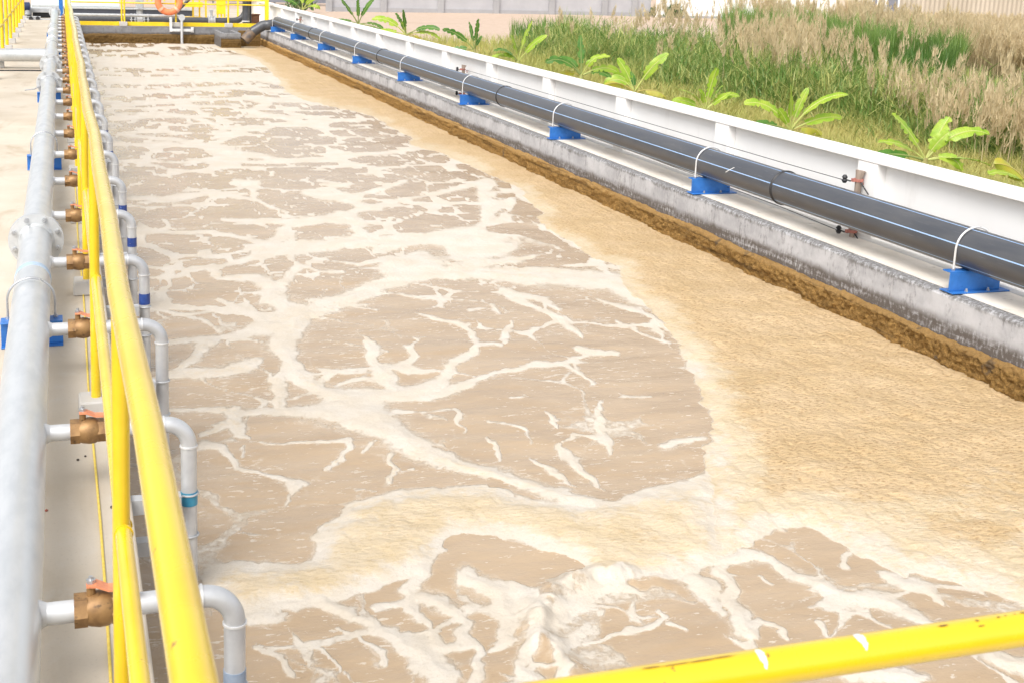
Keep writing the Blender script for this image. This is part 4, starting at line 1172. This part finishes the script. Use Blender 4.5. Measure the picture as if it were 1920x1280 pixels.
# lifebuoy on the far railing
lc = fx(316, 9, YF)
m = MB()
n, k = 40, 14
Rb, rb = 0.285, 0.085
vs = []
for i in range(n):
    a = 2 * PI * i / n
    for j in range(k):
        b = 2 * PI * j / k
        vs.append((lc.x + math.cos(a) * (Rb + rb * math.cos(b)), YF - 0.11 + rb * 0.7 * math.sin(b), 0.66 + math.sin(a) * (Rb + rb * math.cos(b))))
fs = [(i * k + j, ((i + 1) % n) * k + j, ((i + 1) % n) * k + (j + 1) % k, i * k + (j + 1) % k) for i in range(n) for j in range(k)]
lb = m.add(vs, fs).build('lifebuoy', MT['lifering'])
tag(lb, 'orange lifebuoy hung on the far yellow railing', 'lifebuoy')
for a0 in (0.8, 2.35, 3.9, 5.5):
    mm = MB()
    pts = arc((lc.x, YF - 0.11, 0.66), Rb, a0 - 0.12, a0 + 0.12, 6, (1, 0, 0), (0, 0, 1))
    mm.tube(pts, rb + 0.004, 14, caps=False).build('strap', MT['strap'], lb)
# dark strut behind the lifebuoy
a_, b_ = fx(338, 16, 35.2), fx(354, 0, 35.2)
d3 = (b_ - a_).normalized()
tag(MB().tube([a_ - d3 * 0.3, a_, b_, b_ + d3 * 0.5], 0.045, 12).build('hose', MT['hdpe']), 'dark slanting hose behind the lifebuoy', 'hose')

# yellow stair cage farther back
YC = 37.5
sc = empty('stair_cage', (fx(400, 25, YC).x, YC, 0))
tag(sc, 'yellow steel stair frame with many uprights behind the dark pipe', 'stair frame')
for x in (362, 374, 386, 408, 415, 421, 446, 470, 482, 491):
    X_ = fx(x, 20, YC).x
    loc(MB().box(X_ - 0.025, X_ + 0.025, YC - 0.025, YC + 0.025, 0.0, 1.9), sc).build('upright', MT['yellow_plain'], sc)
X_ = fx(414, 20, YC).x
loc(MB().box(X_ - 0.14, X_ + 0.14, YC - 0.055, YC - 0.03, 0.15, 1.9), sc).build('panel', MT['yellow_plain'], sc)
for zz in (0.55, 1.15, 1.7):
    loc(MB().box(fx(355, 20, YC).x, fx(495, 20, YC).x, YC + 0.03, YC + 0.06, zz, zz + 0.05), sc).build('crossbar', MT['yellow_plain'], sc)
a_, b_ = fx(345, 18, YC - 0.8), fx(368, 10, YC - 0.8)
for k in range(5):
    X_ = fx(238 + 9 * k, 8, YC).x
    loc(MB().tube([(X_, YC, 0.55), (X_ + 0.35, YC, 0.95)], 0.022, 8), sc).build('brace', MT['yellow_plain'], sc)
    X_ = fx(275 + 8 * k, 8, YC).x
    loc(MB().tube([(X_, YC, 0.5), (X_ + 0.35, YC, 0.95)], 0.022, 8), sc).build('brace', MT['yellow_plain'], sc)
loc(MB().box(fx(340, 16, YC).x, fx(378, 16, YC).x, YC - 0.3, YC - 0.05, 0.36, 0.5), sc).build('tread', MT['yellow_plain'], sc)
loc(MB().box(fx(225, 16, YC).x, fx(378, 16, YC).x, YC - 0.02, YC + 0.02, 0.0, 0.06), sc).build('base_rail', MT['yellow_plain'], sc)

# pale green process building and its dark base, blue post, pump, frame
YB = 39.5
pb = empty('process_building', (1.0, YB, 0))
tag(pb, 'pale green process building with a dark base band beyond the tank', 'building')
xa, xb = fx(58, 8, YB).x, fx(205, 8, YB).x
zb0 = fx(200, 16, YB).z
loc(MB().box(xa, xb + 0.3, YB, YB + 5, 0.0, 3.6), pb).build('wall', MT['palegreen'], pb)
loc(MB().box(fx(60, 14, YB).x, xb + 0.35, YB - 0.05, YB - 0.002, zb0, zb0 + 0.06), pb).build('sill', MT['greypaint'], pb)
xe_ = fx(358, 27, YB).x
loc(MB().box(fx(120, 25, YB).x, xe_, YB - 0.42, YB - 0.06, 0.0, zb0 - 0.01), pb).build('base_band', MT['darkband'], pb)
loc(MB().box(fx(120, 25, YB).x, xe_ + 0.03, YB - 0.45, YB - 0.06, zb0 - 0.009, zb0 + 0.03), pb).build('base_cap', MT['greypaint'], pb)
yy = 36.6
c0, c1 = fx(54, 30, yy), fx(101, 30, yy)
ztop = fx(75, 16, yy).z
m = MB()
m.box(c0.x, c0.x + 0.09, yy, yy + 0.09, 0.0, ztop - 0.12); m.box(c1.x - 0.09, c1.x, yy, yy + 0.09, 0.0, ztop - 0.12)
m.box(c0.x - 0.03, c1.x + 0.03, yy - 0.03, yy + 0.8, ztop - 0.12, ztop)
fo = m.build('metal_stand', MT['greypaint'], bevel=0.01)
tag(fo, 'grey steel stand with a black tray under the pale green wall', 'stand')
MB().box(c0.x + 0.10, c1.x - 0.10, yy + 0.12, yy + 0.7, 0.02, ztop - 0.13).build('tray', MT['black'], fo)
pm = fx(47, 14, 36.4)
po = empty('pump', (pm.x, 36.4, 0))
tag(po, 'dark blue electric pump with a pale elbow beside the grey frame', 'pump')
loc(MB().tube([(pm.x - 0.18, 36.4, pm.z + 0.02), (pm.x - 0.16, 36.4, pm.z + 0.02), (pm.x + 0.12, 36.4, pm.z + 0.02), (pm.x + 0.15, 36.4, pm.z + 0.02)], [0.08, 0.12, 0.12, 0.06], 16), po).build('motor', MT['motor'], po)
loc(MB().tube([(pm.x + 0.06, 36.4, pm.z - 0.05), (pm.x + 0.06, 36.4, 0.12), (pm.x + 0.06, 36.4, 0.0)], [0.07, 0.09, 0.10], 14), po).build('elbow', MT['greypaint'], po)
loc(MB().box(pm.x - 0.16, pm.x + 0.15, 36.25, 36.55, 0.0005, 0.10), po).build('base', MT['black'], po)
q0, q1 = fx(44, 37, 35.6), fx(97, 38, 35.6)
m = MB().tube([(q0.x, 35.6, q0.z), (q1.x, 35.6, q0.z)], 0.035, 12); m.tube([(q0.x, 35.95, 0.05), (q1.x - 0.3, 35.95, 0.05)], 0.03, 12)
co = m.build('conduit', MT['greypaint'])
tag(co, 'grey twin conduits lying across the walkway end by the pump', 'conduit')
for xx in (fx(58, 43, 35.4).x, fx(71, 43, 35.4).x):
    MB().tube([(xx, 35.46, 0.04), (xx, 35.5, 0.04), (xx, 35.56, 0.05)], [0.05, 0.06, 0.04], 12).build('coupling', MT['black'], co)
bx = fx(114.5, 20, 36.0).x
m = MB().box(bx - 0.055, bx + 0.055, 35.95, 36.06, 0.02, 1.5); m.box(bx - 0.10, bx + 0.10, 35.9, 36.11, 0.0, 0.02)
tag(m.build('blue_post', MT['blue'], bevel=0.006), 'blue steel post standing at the far end of the air header', 'post')

# ------------------------------------------------------------------ backdrop: precast wall, white wall, beige shed
pw = empty('precast_wall', (22, 64.5, GZ))
tag(pw, 'grey precast concrete wall with posts beyond the dirt lot', 'wall')
p0, p1 = at(612, 20, Z=GZ), at(1230, 33, Z=GZ)
yw = (p0.y + p1.y) / 2
loc(MB().box(p0.x, p1.x, yw, yw + 0.15, GZ - 0.2, GZ + 3.4), pw).build('panel', MT['greywall'], pw)
loc(MB().box(p0.x, p1.x, yw - 0.05, yw - 0.002, GZ - 0.2, GZ + 0.22), pw).build('footing', MT['greypost'], pw)
for x in (616, 718, 825, 929, 1033, 1132, 1188):
    X_ = at(x, 25, Y=yw).x
    loc(MB().box(X_ - 0.17, X_ + 0.17, yw - 0.13, yw - 0.051, GZ - 0.2, GZ + 3.4), pw).build('post', MT['greypost'], pw)
ww = empty('white_wall', (42, 63, GZ))
tag(ww, 'plain white rendered wall behind the tall reeds', 'wall')
q1_ = at(1612, 40, Y=61.5)
w0, w1 = p1.x + 0.02, q1_.x
loc(MB().box(w0, w1, yw - 0.9, yw - 0.6, GZ - 0.2, GZ + 4.6), ww).build('panel', MT['white'], ww)
loc(MB().box(w0, w1, yw - 0.95, yw - 0.902, GZ - 0.2, GZ + 0.12), ww).build('footing', MT['greypost'], ww)
sl = empty('slat_fence', (14, 70, GZ))
tag(sl, 'dark grey slatted fence at the back left of the dirt lot', 'fence')
s0, s1 = at(515, 8, Y=70), at(612, 8, Y=70)
for k in range(8):
    loc(MB().box(s0.x - 4, s1.x + 1.0, 70, 70.06, GZ + 0.15 + 0.3 * k, GZ + 0.41 + 0.3 * k), sl).build('slat', MT['slate'], sl)
for k in range(5):
    X_ = s0.x - 3.5 + (s1.x - s0.x + 4) * k / 4
    loc(MB().box(X_ - 0.05, X_ + 0.05, 70.07, 70.17, GZ - 0.2, GZ + 2.6), sl).build('post', MT['greypost'], sl)
shed = empty('shed', (60, 58, GZ))
tag(shed, 'beige corrugated shed beyond the tan grass at the right', 'building')
h0 = at(1612, 30, Y=60).x; h1 = at(1940, 30, Y=60).x + 14
loc(MB().box(h0, h1, 60, 70, GZ - 0.2, GZ + 6.5), shed).build('wall', MT['corr'], shed)
for xa_, xb_ in ((1634, 1643), (1662, 1682)):
    a_, b_ = at(xa_, 15, Y=59.95).x, at(xb_, 15, Y=59.95).x
    f_ = loc(MB().box(a_, b_, 59.93, 59.99, GZ + 0.1, GZ + 3.2), shed).build('door', MT['slate'], shed)
    m = MB().box(a_ - 0.1, a_ - 0.002, 59.90, 59.99, GZ + 0.1, GZ + 3.2).box(b_ + 0.002, b_ + 0.1, 59.90, 59.99, GZ + 0.1, GZ + 3.2)
    loc(m, shed).build('frame', MT['white'], f_)

# ------------------------------------------------------------------ vegetation
def blades(base, h, w, lean, bend, tone, seg=3, droop=0.0):
    """curved tapering blades; all arguments are arrays over n blades"""
    n = len(base)
    az = RNG.uniform(0, 2 * PI, n)
    dirx, diry = np.cos(az), np.sin(az)
    face = az + PI / 2 + RNG.normal(0, 0.5, n)
    V = np.zeros((n, 2 * seg + 1, 3)); T = np.zeros((n, 2 * seg + 1))
    for i in range(seg + 1):
        t = i / seg
        off = lean * t + bend * t * t
        cx = base[:, 0] + dirx * off * h; cy = base[:, 1] + diry * off * h
        cz = base[:, 2] + h * (t - droop * t * t * np.abs(bend))
        ww = w * (1 - 0.85 * t) / 2
        if i < seg:
            V[:, 2 * i] = np.stack([cx - np.cos(face) * ww, cy - np.sin(face) * ww, cz], -1)
            V[:, 2 * i + 1] = np.stack([cx + np.cos(face) * ww, cy + np.sin(face) * ww, cz], -1)
        else:
            V[:, 2 * seg] = np.stack([cx, cy, cz], -1)
    T[:] = tone[:, None]
    F = []
    for i in range(seg - 1):
        F.append(np.array([[2 * i, 2 * i + 1, 2 * i + 3], [2 * i, 2 * i + 3, 2 * i + 2]]))
    F.append(np.array([[2 * seg - 2, 2 * seg - 1, 2 * seg]]))
    F = np.concatenate(F)
    FF = (F[None] + (np.arange(n) * (2 * seg + 1))[:, None, None]).reshape(-1, 3)
    return V.reshape(-1, 3), FF, T.ravel()

def join(parts):
    Vs, Fs, Ts = [], [], []; o = 0
    for V, F, T in parts:
        Vs.append(V); Fs.append(F + o); Ts.append(T); o += len(V)
    return np.concatenate(Vs), np.concatenate(Fs), np.concatenate(Ts)

def scatter_px(poly, n):
    """n ground points spread over a patch of the field (its outline given by the photo points on its border), denser nearer"""
    P = np.array(poly, float)
    out = []
    while len(out) < n:
        u = RNG.uniform(P[:, 0].min(), P[:, 0].max(), 4 * n); v = RNG.uniform(P[:, 1].min(), P[:, 1].max(), 4 * n)
        k = inside(u, v, poly)
        for a, b in zip(u[k], v[k]):
            q = at(a, b, Z=GZ); out.append((q.x, q.y, GZ))
            if len(out) >= n: break
    return np.array(out)

# olive dry grass behind the wall
FIELD = [(700, 80), (840, 82), (1000, 88), (1150, 100), (1300, 110), (1420, 130), (1600, 190), (1960, 260), (1960, 480), (1700, 420), (1500, 330), (1250, 230), (950, 140), (760, 100)]
b0 = scatter_px(FIELD, 60000)
b0 = b0[b0[:, 0] > 6.0]
n = len(b0)
dens = fbm(b0[:, 0] * 0.5, b0[:, 1] * 0.5, 4, 201)
hgt = RNG.uniform(0.18, 0.42, n) * (0.6 + 0.9 * dens)
tone = np.clip(dens * 1.6 - 0.35 + RNG.normal(0, 0.22, n), 0, 1)
V, F, T = blades(b0, hgt, RNG.uniform(0.010, 0.020, n) * (1 + b0[:, 1] * 0.02), RNG.normal(0, 0.3, n), RNG.uniform(0.2, 1.0, n), tone)
tag(np_mesh('field_grass', V, F, MT['grass'], {'tone': T}, smooth=False), 'olive dry grass covering the field behind the white wall', 'grass', kind='stuff')

# weeds: fine leafy stems in clumps
WEED = [(1000, 88), (1060, 84), (1180, 92), (1300, 96), (1380, 150), (1500, 175), (1700, 215), (1960, 240), (1960, 330), (1800, 300), (1640, 250), (1440, 215), (1300, 180), (1200, 160), (1090, 130), (980, 110)]
cl = scatter_px(WEED, 700)
parts = []
for c in cl:
    m_ = int(RNG.integers(150, 300)); s_ = RNG.uniform(0.25, 0.75)
    if fbm(np.array([c[0] * 0.25]), np.array([c[1] * 0.25]), 3, 301)[0] < 0.42: m_ //= 3
    pos = np.stack([c[0] + RNG.normal(0, s_, m_), c[1] + RNG.normal(0, s_, m_), np.full(m_, GZ)], -1)
    hh = RNG.uniform(0.15, 1.35) * np.exp(-((pos[:, 0] - c[0]) ** 2 + (pos[:, 1] - c[1]) ** 2) / (2 * s_ * s_)) + 0.15
    pos[:, 2] += hh * RNG.uniform(0.0, 0.8, m_)
    base_t = RNG.uniform(-0.25, 1.05)
    parts.append(blades(pos, RNG.uniform(0.12, 0.34, m_), RNG.uniform(0.012, 0.032, m_), RNG.normal(0, 0.9, m_), RNG.uniform(0.2, 1.3, m_), np.clip(base_t + RNG.normal(0, 0.4, m_), 0, 1), 2))
V, F, T = join(parts)
tag(np_mesh('weeds', V, F, MT['weed'], {'tone': T}, smooth=False), 'green leafy weeds spreading between dry grass and reeds', 'weeds', kind='stuff')

# tall reeds
REED = [(1352, 78), (1420, 76), (1520, 90), (1560, 100), (1640, 108), (1700, 125), (1790, 140), (1800, 160), (1740, 175), (1690, 165), (1600, 150), (1540, 135), (1440, 118), (1356, 105)]
REED2 = [(955, 70), (1010, 66), (1095, 72), (1130, 90), (1200, 95), (1230, 112), (1120, 112), (1040, 100), (960, 92)]
def reedbed(poly, n, h0, h1, w):
    p = scatter_px(poly, n)
    d = fbm(p[:, 0] * 0.35, p[:, 1] * 0.35, 3, 401)
    p = p[d > 0.38]; d = d[d > 0.38]; m_ = len(p)
    e = fbm(p[:, 0] * 1.1, p[:, 1] * 0.9, 3, 411)
    return blades(p, RNG.uniform(h0, h1, m_) * (0.45 + 1.0 * e), RNG.uniform(w * 0.7, w * 1.4, m_), RNG.normal(0, 0.13, m_), RNG.uniform(0.0, 0.4, m_), np.clip(e * 1.7 - 0.4 + RNG.normal(0, 0.25, m_), 0, 1), 3)
V, F, T = join([reedbed(REED, 26000, 0.8, 1.5, 0.04), reedbed(REED2, 2600, 0.5, 1.0, 0.035)])
tag(np_mesh('reeds', V, F, MT['reed'], {'tone': T}, smooth=False), 'tall bright green reeds standing in a dense bed', 'reeds', kind='stuff')

# tan feathery plumes on thin stalks
def plumes(p, h, L, rad, nleaf):
    m_ = len(p)
    az = RNG.uniform(0, 2 * PI, m_); ln = np.abs(RNG.normal(0.1, 0.12, m_))
    top = p + np.stack([np.cos(az) * ln * h, np.sin(az) * ln * h, h], -1)
    st = []
    st.append(blades(p, h, np.full(m_, 0.014) * (1 + p[:, 1] * 0.015), np.zeros(m_), ln, np.full(m_, 0.8), 2))
    idx = np.repeat(np.arange(m_), nleaf)
    t = RNG.uniform(0, 1, len(idx))
    ctr = top[idx] + np.stack([np.cos(az[idx]) * L[idx] * t * 0.35, np.sin(az[idx]) * L[idx] * t * 0.35, L[idx] * (t - 0.55)], -1)
    r_ = rad[idx] * np.sin(np.clip(t, 0.08, 0.97) * PI) ** 0.7
    a2 = RNG.uniform(0, 2 * PI, len(idx))
    ctr[:, 0] += np.cos(a2) * r_ * 0.5; ctr[:, 1] += np.sin(a2) * r_ * 0.5
    lt = np.clip(RNG.uniform(0, 1, m_)[idx] * 0.7 + RNG.uniform(0, 0.4, len(idx)), 0, 1)
    st.append(blades(ctr, RNG.uniform(0.08, 0.2, len(idx)), RNG.uniform(0.010, 0.024, len(idx)) * (1 + ctr[:, 1] * 0.012), RNG.normal(0, 0.35, len(idx)), RNG.uniform(0.0, 0.35, len(idx)), lt, 1))
    return join(st)
P1 = [(1440, 70), (1600, 72), (1960, 84), (1960, 160), (1880, 150), (1800, 120), (1700, 100), (1560, 80), (1470, 72)]
P1L = [(1400, 62), (1500, 66), (1640, 74), (1650, 88), (1520, 82), (1420, 74)]
P2 = [(1560, 150), (1700, 170), (1800, 140), (1960, 150), (1960, 290), (1800, 235), (1650, 215), (1500, 190), (1480, 150)]
P3 = [(1350, 140), (1480, 140), (1560, 170), (1500, 215), (1400, 190)]
P4 = [(1190, 90), (1300, 92), (1330, 120), (1200, 110)]
P5 = [(1600, 215), (1960, 285), (1960, 380), (1800, 330), (1650, 265)]
parts = []
for poly, n_, h0, h1 in ((P1, 4200, 0.5, 1.05), (P1L, 1300, 0.9, 1.5), (P2, 950, 0.7, 1.3), (P3, 150, 0.9, 1.5), (P4, 40, 0.9, 1.6), (WEED, 70, 0.7, 1.3), (P5, 160, 0.6, 1.0), (REED, 150, 1.2, 1.8)):
    p = scatter_px(poly, n_)
    d = fbm(p[:, 0] * 0.22, p[:, 1] * 0.22, 4, 501)
    if n_ > 200: p = p[d > (0.34 if poly is P1 else 0.50)]
    m_ = len(p)
    parts.append(plumes(p, RNG.uniform(h0, h1, m_), RNG.uniform(0.3, 0.6, m_), RNG.uniform(0.06, 0.13, m_), 46))
V, F, T = join(parts)
tag(np_mesh('plume_grass', V, F, MT['plume'], {'tone': T}, smooth=False), 'tan feathery plume grass swaying over the back of the field', 'grass', kind='stuff')

# small bushes at the foot of the white wall and by the dirt lot
def bush(x, y, w, h, label):
    p = at(x, y, Z=GZ)
    t = empty('bush', (p.x, p.y, GZ)); tag(t, label, 'bush')
    m_ = 260
    a = RNG.uniform(0, 2 * PI, m_); r = np.sqrt(RNG.uniform(0, 1, m_)); zz = RNG.uniform(0.1, 0.9, m_)
    pos = np.stack([np.cos(a) * r * w / 2 * (1.1 - zz * 0.7), np.sin(a) * r * w / 3, zz * h], -1)
    V, F, T = blades(pos, RNG.uniform(0.15, 0.35, m_) * h, RNG.uniform(0.06, 0.14, m_), RNG.normal(0, 0.5, m_), RNG.uniform(0.2, 0.9, m_), RNG.uniform(0, 1, m_), 2)
    np_mesh('foliage', V, F, MT['bush'], {'tone': T}, smooth=False, parent=t)
    m = MB()
    for k in range(5):
        m.tube([(0, 0, -0.05), (math.cos(k * 1.3) * w * 0.15, math.sin(k * 1.3) * w * 0.1, h * 0.4), (math.cos(k * 1.3) * w * 0.3, math.sin(k * 1.3) * w * 0.2, h * 0.75)], [0.02, 0.014, 0.006], 6)
    m.build('stem', MT['wood'], t)
bush(1263, 34, 1.3, 0.75, 'round green bush at the foot of the white wall, left of the pair')
bush(1302, 34, 1.0, 0.6, 'smaller green bush at the foot of the white wall, right of the pair')
bush(1341, 34, 0.45, 0.35, 'tiny lone shrub right of the two bushes by the white wall')
bush(1226, 32, 0.7, 0.5, 'low dark bush where the grey wall meets the white wall')
bush(562, 24, 1.8, 1.0, 'leafy green bush in front of the dark slatted fence')

# banana plants in a row behind the wall
def leaf_mesh(L, W, ang, az, bend, fold, seed, notch):
    """a banana leaf: stalk then blade folded along the midrib, torn along its veins"""
    rnd = np.random.default_rng(seed)
    n = 26; k_ = 0.82 + 0.3 * rnd.random(); W = W * 0.84; L = L * 0.9 * k_
    pts = []; tan_ = []
    a = ang; p = np.zeros(3)
    dirh = np.array([math.cos(az), math.sin(az), 0])
    for i in range(n + 1):
        pts.append(p.copy())
        d = dirh * math.cos(a) + np.array([0, 0, 1]) * math.sin(a)
        tan_.append(d); p = p + d * L / n
        a -= 1.35 * bend / n * (0.2 + 1.6 * i / n)
    V, F, T, U = [], [], [], []
    nrm = np.array([-0.28, -0.75, 0.75]) + rnd.normal(0, 0.38, 3); nrm /= np.linalg.norm(nrm)
    s0 = 8
    for i in range(s0, n + 1):
        t = (i - s0) / (n - s0)
        w = W / 2 * (math.sin(PI * min(t * 0.93 + 0.07, 1)) ** 0.38) * (1 if t < 0.999 else 0.05)
        side = np.cross(tan_[i], nrm); side = side / max(np.linalg.norm(side), 1e-6)
        up = np.cross(side, tan_[i]); up = -up if up.dot(nrm) < 0 else up
        for s in (-1, 1):
            k = 0.94 + 0.06 * rnd.random() if rnd.random() > 0.2 else 0.35 + 0.4 * rnd.random()
            for q in (0.04, 0.45, 1.0):
                wd = w * q * (k if q == 1.0 else 1)
                dz = fold * wd - 0.9 * wd * wd / max(W, .01) * 0.8 + (rnd.random() - 0.5) * 0.02 * (q == 1)
                V.append(pts[i] + side * s * wd + up * dz); T.append(q); U.append(t + s * 0.003)
    m = n - s0
    for i in range(m):
        for s in range(2):
            for q in range(2):
                a_ = i * 6 + s * 3 + q
                F.append((a_, a_ + 1, a_ + 7, a_ + 6) if s else (a_, a_ + 6, a_ + 7, a_ + 1))
    # midrib and stalk as a slim tube
    rb = MB().tube([tuple(q) for q in pts[::2]], [0.017 * (L / 0.8) * (1 - 0.8 * i / (len(pts[::2]) - 1)) for i in range(len(pts[::2]))], 6)
    o = len(V)
    V += [np.array(v) for v in rb.v]; T += [0.0] * len(rb.v); U += [0.0] * len(rb.v)
    return V, F, [tuple(i + o for i in f) for f in rb.f], T, U

def banana(x, y, spec, label, dark=False, zc=-0.15):
    """x, y: where the leaves part from the stem; spec: leaves as (direction in the view, degrees from right; length m; width; droop; kind)"""
    p = at(x, y, Z=zc)
    t = empty('banana_plant', (p.x, p.y, GZ)); tag(t, label, 'banana plant', 'banana plants behind the white wall')
    h = zc - GZ
    MB().tube([(0, 0, -0.05), (0.01, 0, h * 0.4), (0, 0.01, h * 0.8), (0, 0, h)], [0.075, 0.065, 0.05, 0.032], 12).build('stem', MT['stem'], t)
    rnd = random.Random(int(x))
    for i, (deg, L, W, droop, kind) in enumerate(spec):
        deg += rnd.uniform(-9, 9); droop *= rnd.uniform(0.8, 1.6)
        ca, sa = math.cos(math.radians(deg)), math.sin(math.radians(deg))
        depth = rnd.uniform(-0.5, 0.3) * (0.6 if abs(ca) > .5 else 1.0)
        hd_ = np.array([0.96 * ca, -0.28 * ca, 0]) + np.array([0.28, 0.96, 0]) * depth * 0.8
        az = math.atan2(hd_[1], hd_[0]); hl = np.hypot(hd_[0], hd_[1])
        ang = math.atan2(sa + 0.12, max(hl, 0.15))
        V, F, RF, T, U = leaf_mesh(L, W, min(ang + droop * 0.35, 1.5), az, droop, 0.35 if kind != 2 else -0.5, int(x) * 10 + i, 0.35)
        me = bpy.data.meshes.new('leaf')
        me.from_pydata([tuple(v) for v in V], [], F + RF); me.update()
        me.polygons.foreach_set('use_smooth', [True] * len(me.polygons))
        for nm, ar in (('tone', T), ('along', U)):
            at_ = me.attributes.new(nm, 'FLOAT', 'POINT'); at_.data.foreach_set('value', ar)
        me.materials.append(MT['banana_yellow'] if kind == 2 else MT['banana_dark'] if (dark or kind == 1) else MT['banana'])
        o = bpy.data.objects.new('leaf', me); COL.objects.link(o); o.parent = t
        o.location = (0, 0, h - 0.03)
banana(1735, 296, [(128, 0.72, 0.24, 0.25, 0), (68, 0.60, 0.22, 0.15, 0), (55, 0.5, 0.18, 0.3, 0), (25, 0.92, 0.19, 0.75, 0), (2, 0.78, 0.22, 0.6, 0), (158, 0.72, 0.20, 0.6, 0), (178, 0.85, 0.17, 0.55, 1), (-12, 0.5, 0.16, 0.9, 0)],
       'largest banana plant behind the near white wall, broad leaves raised in a V')
banana(1482, 242, [(108, 0.68, 0.17, 0.2, 0), (75, 0.62, 0.13, 0.15, 0), (38, 0.95, 0.20, 0.6, 0), (14, 0.95, 0.20, 0.7, 0), (160, 0.85, 0.22, 0.7, 0), (176, 0.9, 0.16, 0.6, 1), (-8, 0.62, 0.18, 1.1, 2), (120, 0.4, 0.14, 0.3, 0)],
       'banana plant with long arching yellow-edged leaves, left of the largest one')
banana(1322, 204, [(82, 0.70, 0.16, 0.15, 0), (58, 0.55, 0.14, 0.3, 0), (20, 0.7, 0.19, 0.7, 0), (30, 0.62, 0.15, 0.2, 0), (150, 0.7, 0.17, 0.6, 0), (118, 0.45, 0.13, 0.6, 0), (170, 0.6, 0.14, 0.5, 0)],
       'light green banana plant low behind the coping with one upright leaf')
banana(1190, 170, [(122, 0.85, 0.20, 0.25, 0), (42, 1.0, 0.22, 0.3, 0), (165, 0.85, 0.20, 1.2, 0), (-5, 0.7, 0.18, 1.3, 2), (95, 0.4, 0.12, 0.2, 1), (180, 0.7, 0.18, 1.0, 2), (150, 0.6, 0.16, 0.7, 0)],
       'banana plant with a stout pale stem and one long leaf slanting right')
banana(1090, 140, [(92, 0.8, 0.17, 0.12, 1), (30, 0.9, 0.2, 0.9, 0), (12, 1.0, 0.19, 1.0, 0), (165, 0.95, 0.21, 0.8, 1), (145, 0.75, 0.19, 0.8, 1), (-2, 0.8, 0.18, 1.2, 1), (185, 0.5, 0.15, 0.9, 2)],
       'banana plant with drooping dark leaves and a small yellow one at its foot')
banana(972, 114, [(105, 0.8, 0.15, 0.15, 0), (68, 1.0, 0.2, 0.2, 0), (48, 0.95, 0.2, 0.35, 0), (165, 0.9, 0.21, 0.7, 1), (178, 0.8, 0.19, 0.8, 0), (150, 0.4, 0.13, 0.5, 0)],
       'banana plant with two bright leaves fanned upright before the green tussock')
banana(890, 92, [(112, 0.95, 0.13, 0.1, 1), (80, 0.95, 0.14, 0.1, 1), (160, 1.1, 0.19, 0.6, 1), (200, 0.7, 0.2, 0.8, 1), (60, 0.4, 0.12, 0.3, 1)],
       'thin ragged banana plant with dark torn leaves', dark=True)
banana(762, 64, [(92, 1.0, 0.2, 0.1, 1), (125, 0.95, 0.2, 0.3, 1), (165, 1.2, 0.3, 0.6, 0), (15, 1.1, 0.24, 0.6, 1), (-12, 1.2, 0.26, 0.9, 0), (188, 1.0, 0.26, 0.8, 0), (-25, 0.8, 0.24, 1.0, 2), (110, 0.5, 0.16, 0.3, 0)],
       'leafy banana plant with yellowing lower leaves near the dirt lot')
banana(672, 44, [(100, 1.0, 0.22, 0.1, 1), (130, 1.2, 0.24, 0.2, 1), (50, 1.2, 0.2, 0.3, 1), (175, 1.0, 0.26, 0.7, 1), (-15, 1.0, 0.26, 0.7, 0), (-35, 1.2, 0.24, 0.8, 0)],
       'dark banana plant before the left end of the precast wall', dark=True)
banana(567, 18, [(100, 1.0, 0.24, 0.2, 0), (150, 1.2, 0.3, 0.6, 1), (40, 1.0, 0.26, 0.5, 0), (10, 1.0, 0.26, 0.8, 0)],
       'farthest banana plant, a small tuft above the far end of the white wall')
banana(1935, 352, [(170, 0.62, 0.22, 0.7, 0), (150, 0.5, 0.2, 0.7, 2), (90, 0.6, 0.2, 0.2, 0), (40, 0.7, 0.2, 0.5, 0), (10, 0.7, 0.2, 0.7, 0)],
       'banana plant cut by the right edge of the picture, one leaf showing')

# ------------------------------------------------------------------ light: bright hazy overcast
world = bpy.data.worlds.new('World'); scene.world = world
world.use_nodes = True
wn, wl = world.node_tree.nodes, world.node_tree.links
sky = wn.new('ShaderNodeTexSky'); sky.sky_type = 'NISHITA'; sky.sun_disc = False
EL, AZ = math.radians(50), math.radians(-136)      # veiled sun behind the camera's left
sky.sun_elevation = EL; sky.sun_rotation = AZ
sky.air_density = 1.0; sky.dust_density = 4.0; sky.ozone_density = 1.0
hs = wn.new('ShaderNodeHueSaturation'); hs.inputs['Saturation'].default_value = 0.25
wl.new(sky.outputs[0], hs.inputs['Color']); wl.new(hs.outputs[0], wn['Background'].inputs['Color'])
wn['Background'].inputs['Strength'].default_value = 0.15
sd_ = bpy.data.lights.new('sun', 'SUN'); sd_.energy = 1.15; sd_.angle = math.radians(32); sd_.color = (1.0, 0.96, 0.90)
so_ = bpy.data.objects.new('sun', sd_); COL.objects.link(so_)
sv = Vector((math.sin(AZ) * math.cos(EL), math.cos(AZ) * math.cos(EL), math.sin(EL)))
so_.rotation_euler = sv.to_track_quat('Z', 'Y').to_euler()
so_.location = (0, 0, 30)
scene.view_settings.view_transform = 'Standard'
scene.view_settings.look = 'None'
scene.view_settings.exposure = 0.80
scene.view_settings.gamma = 1.0
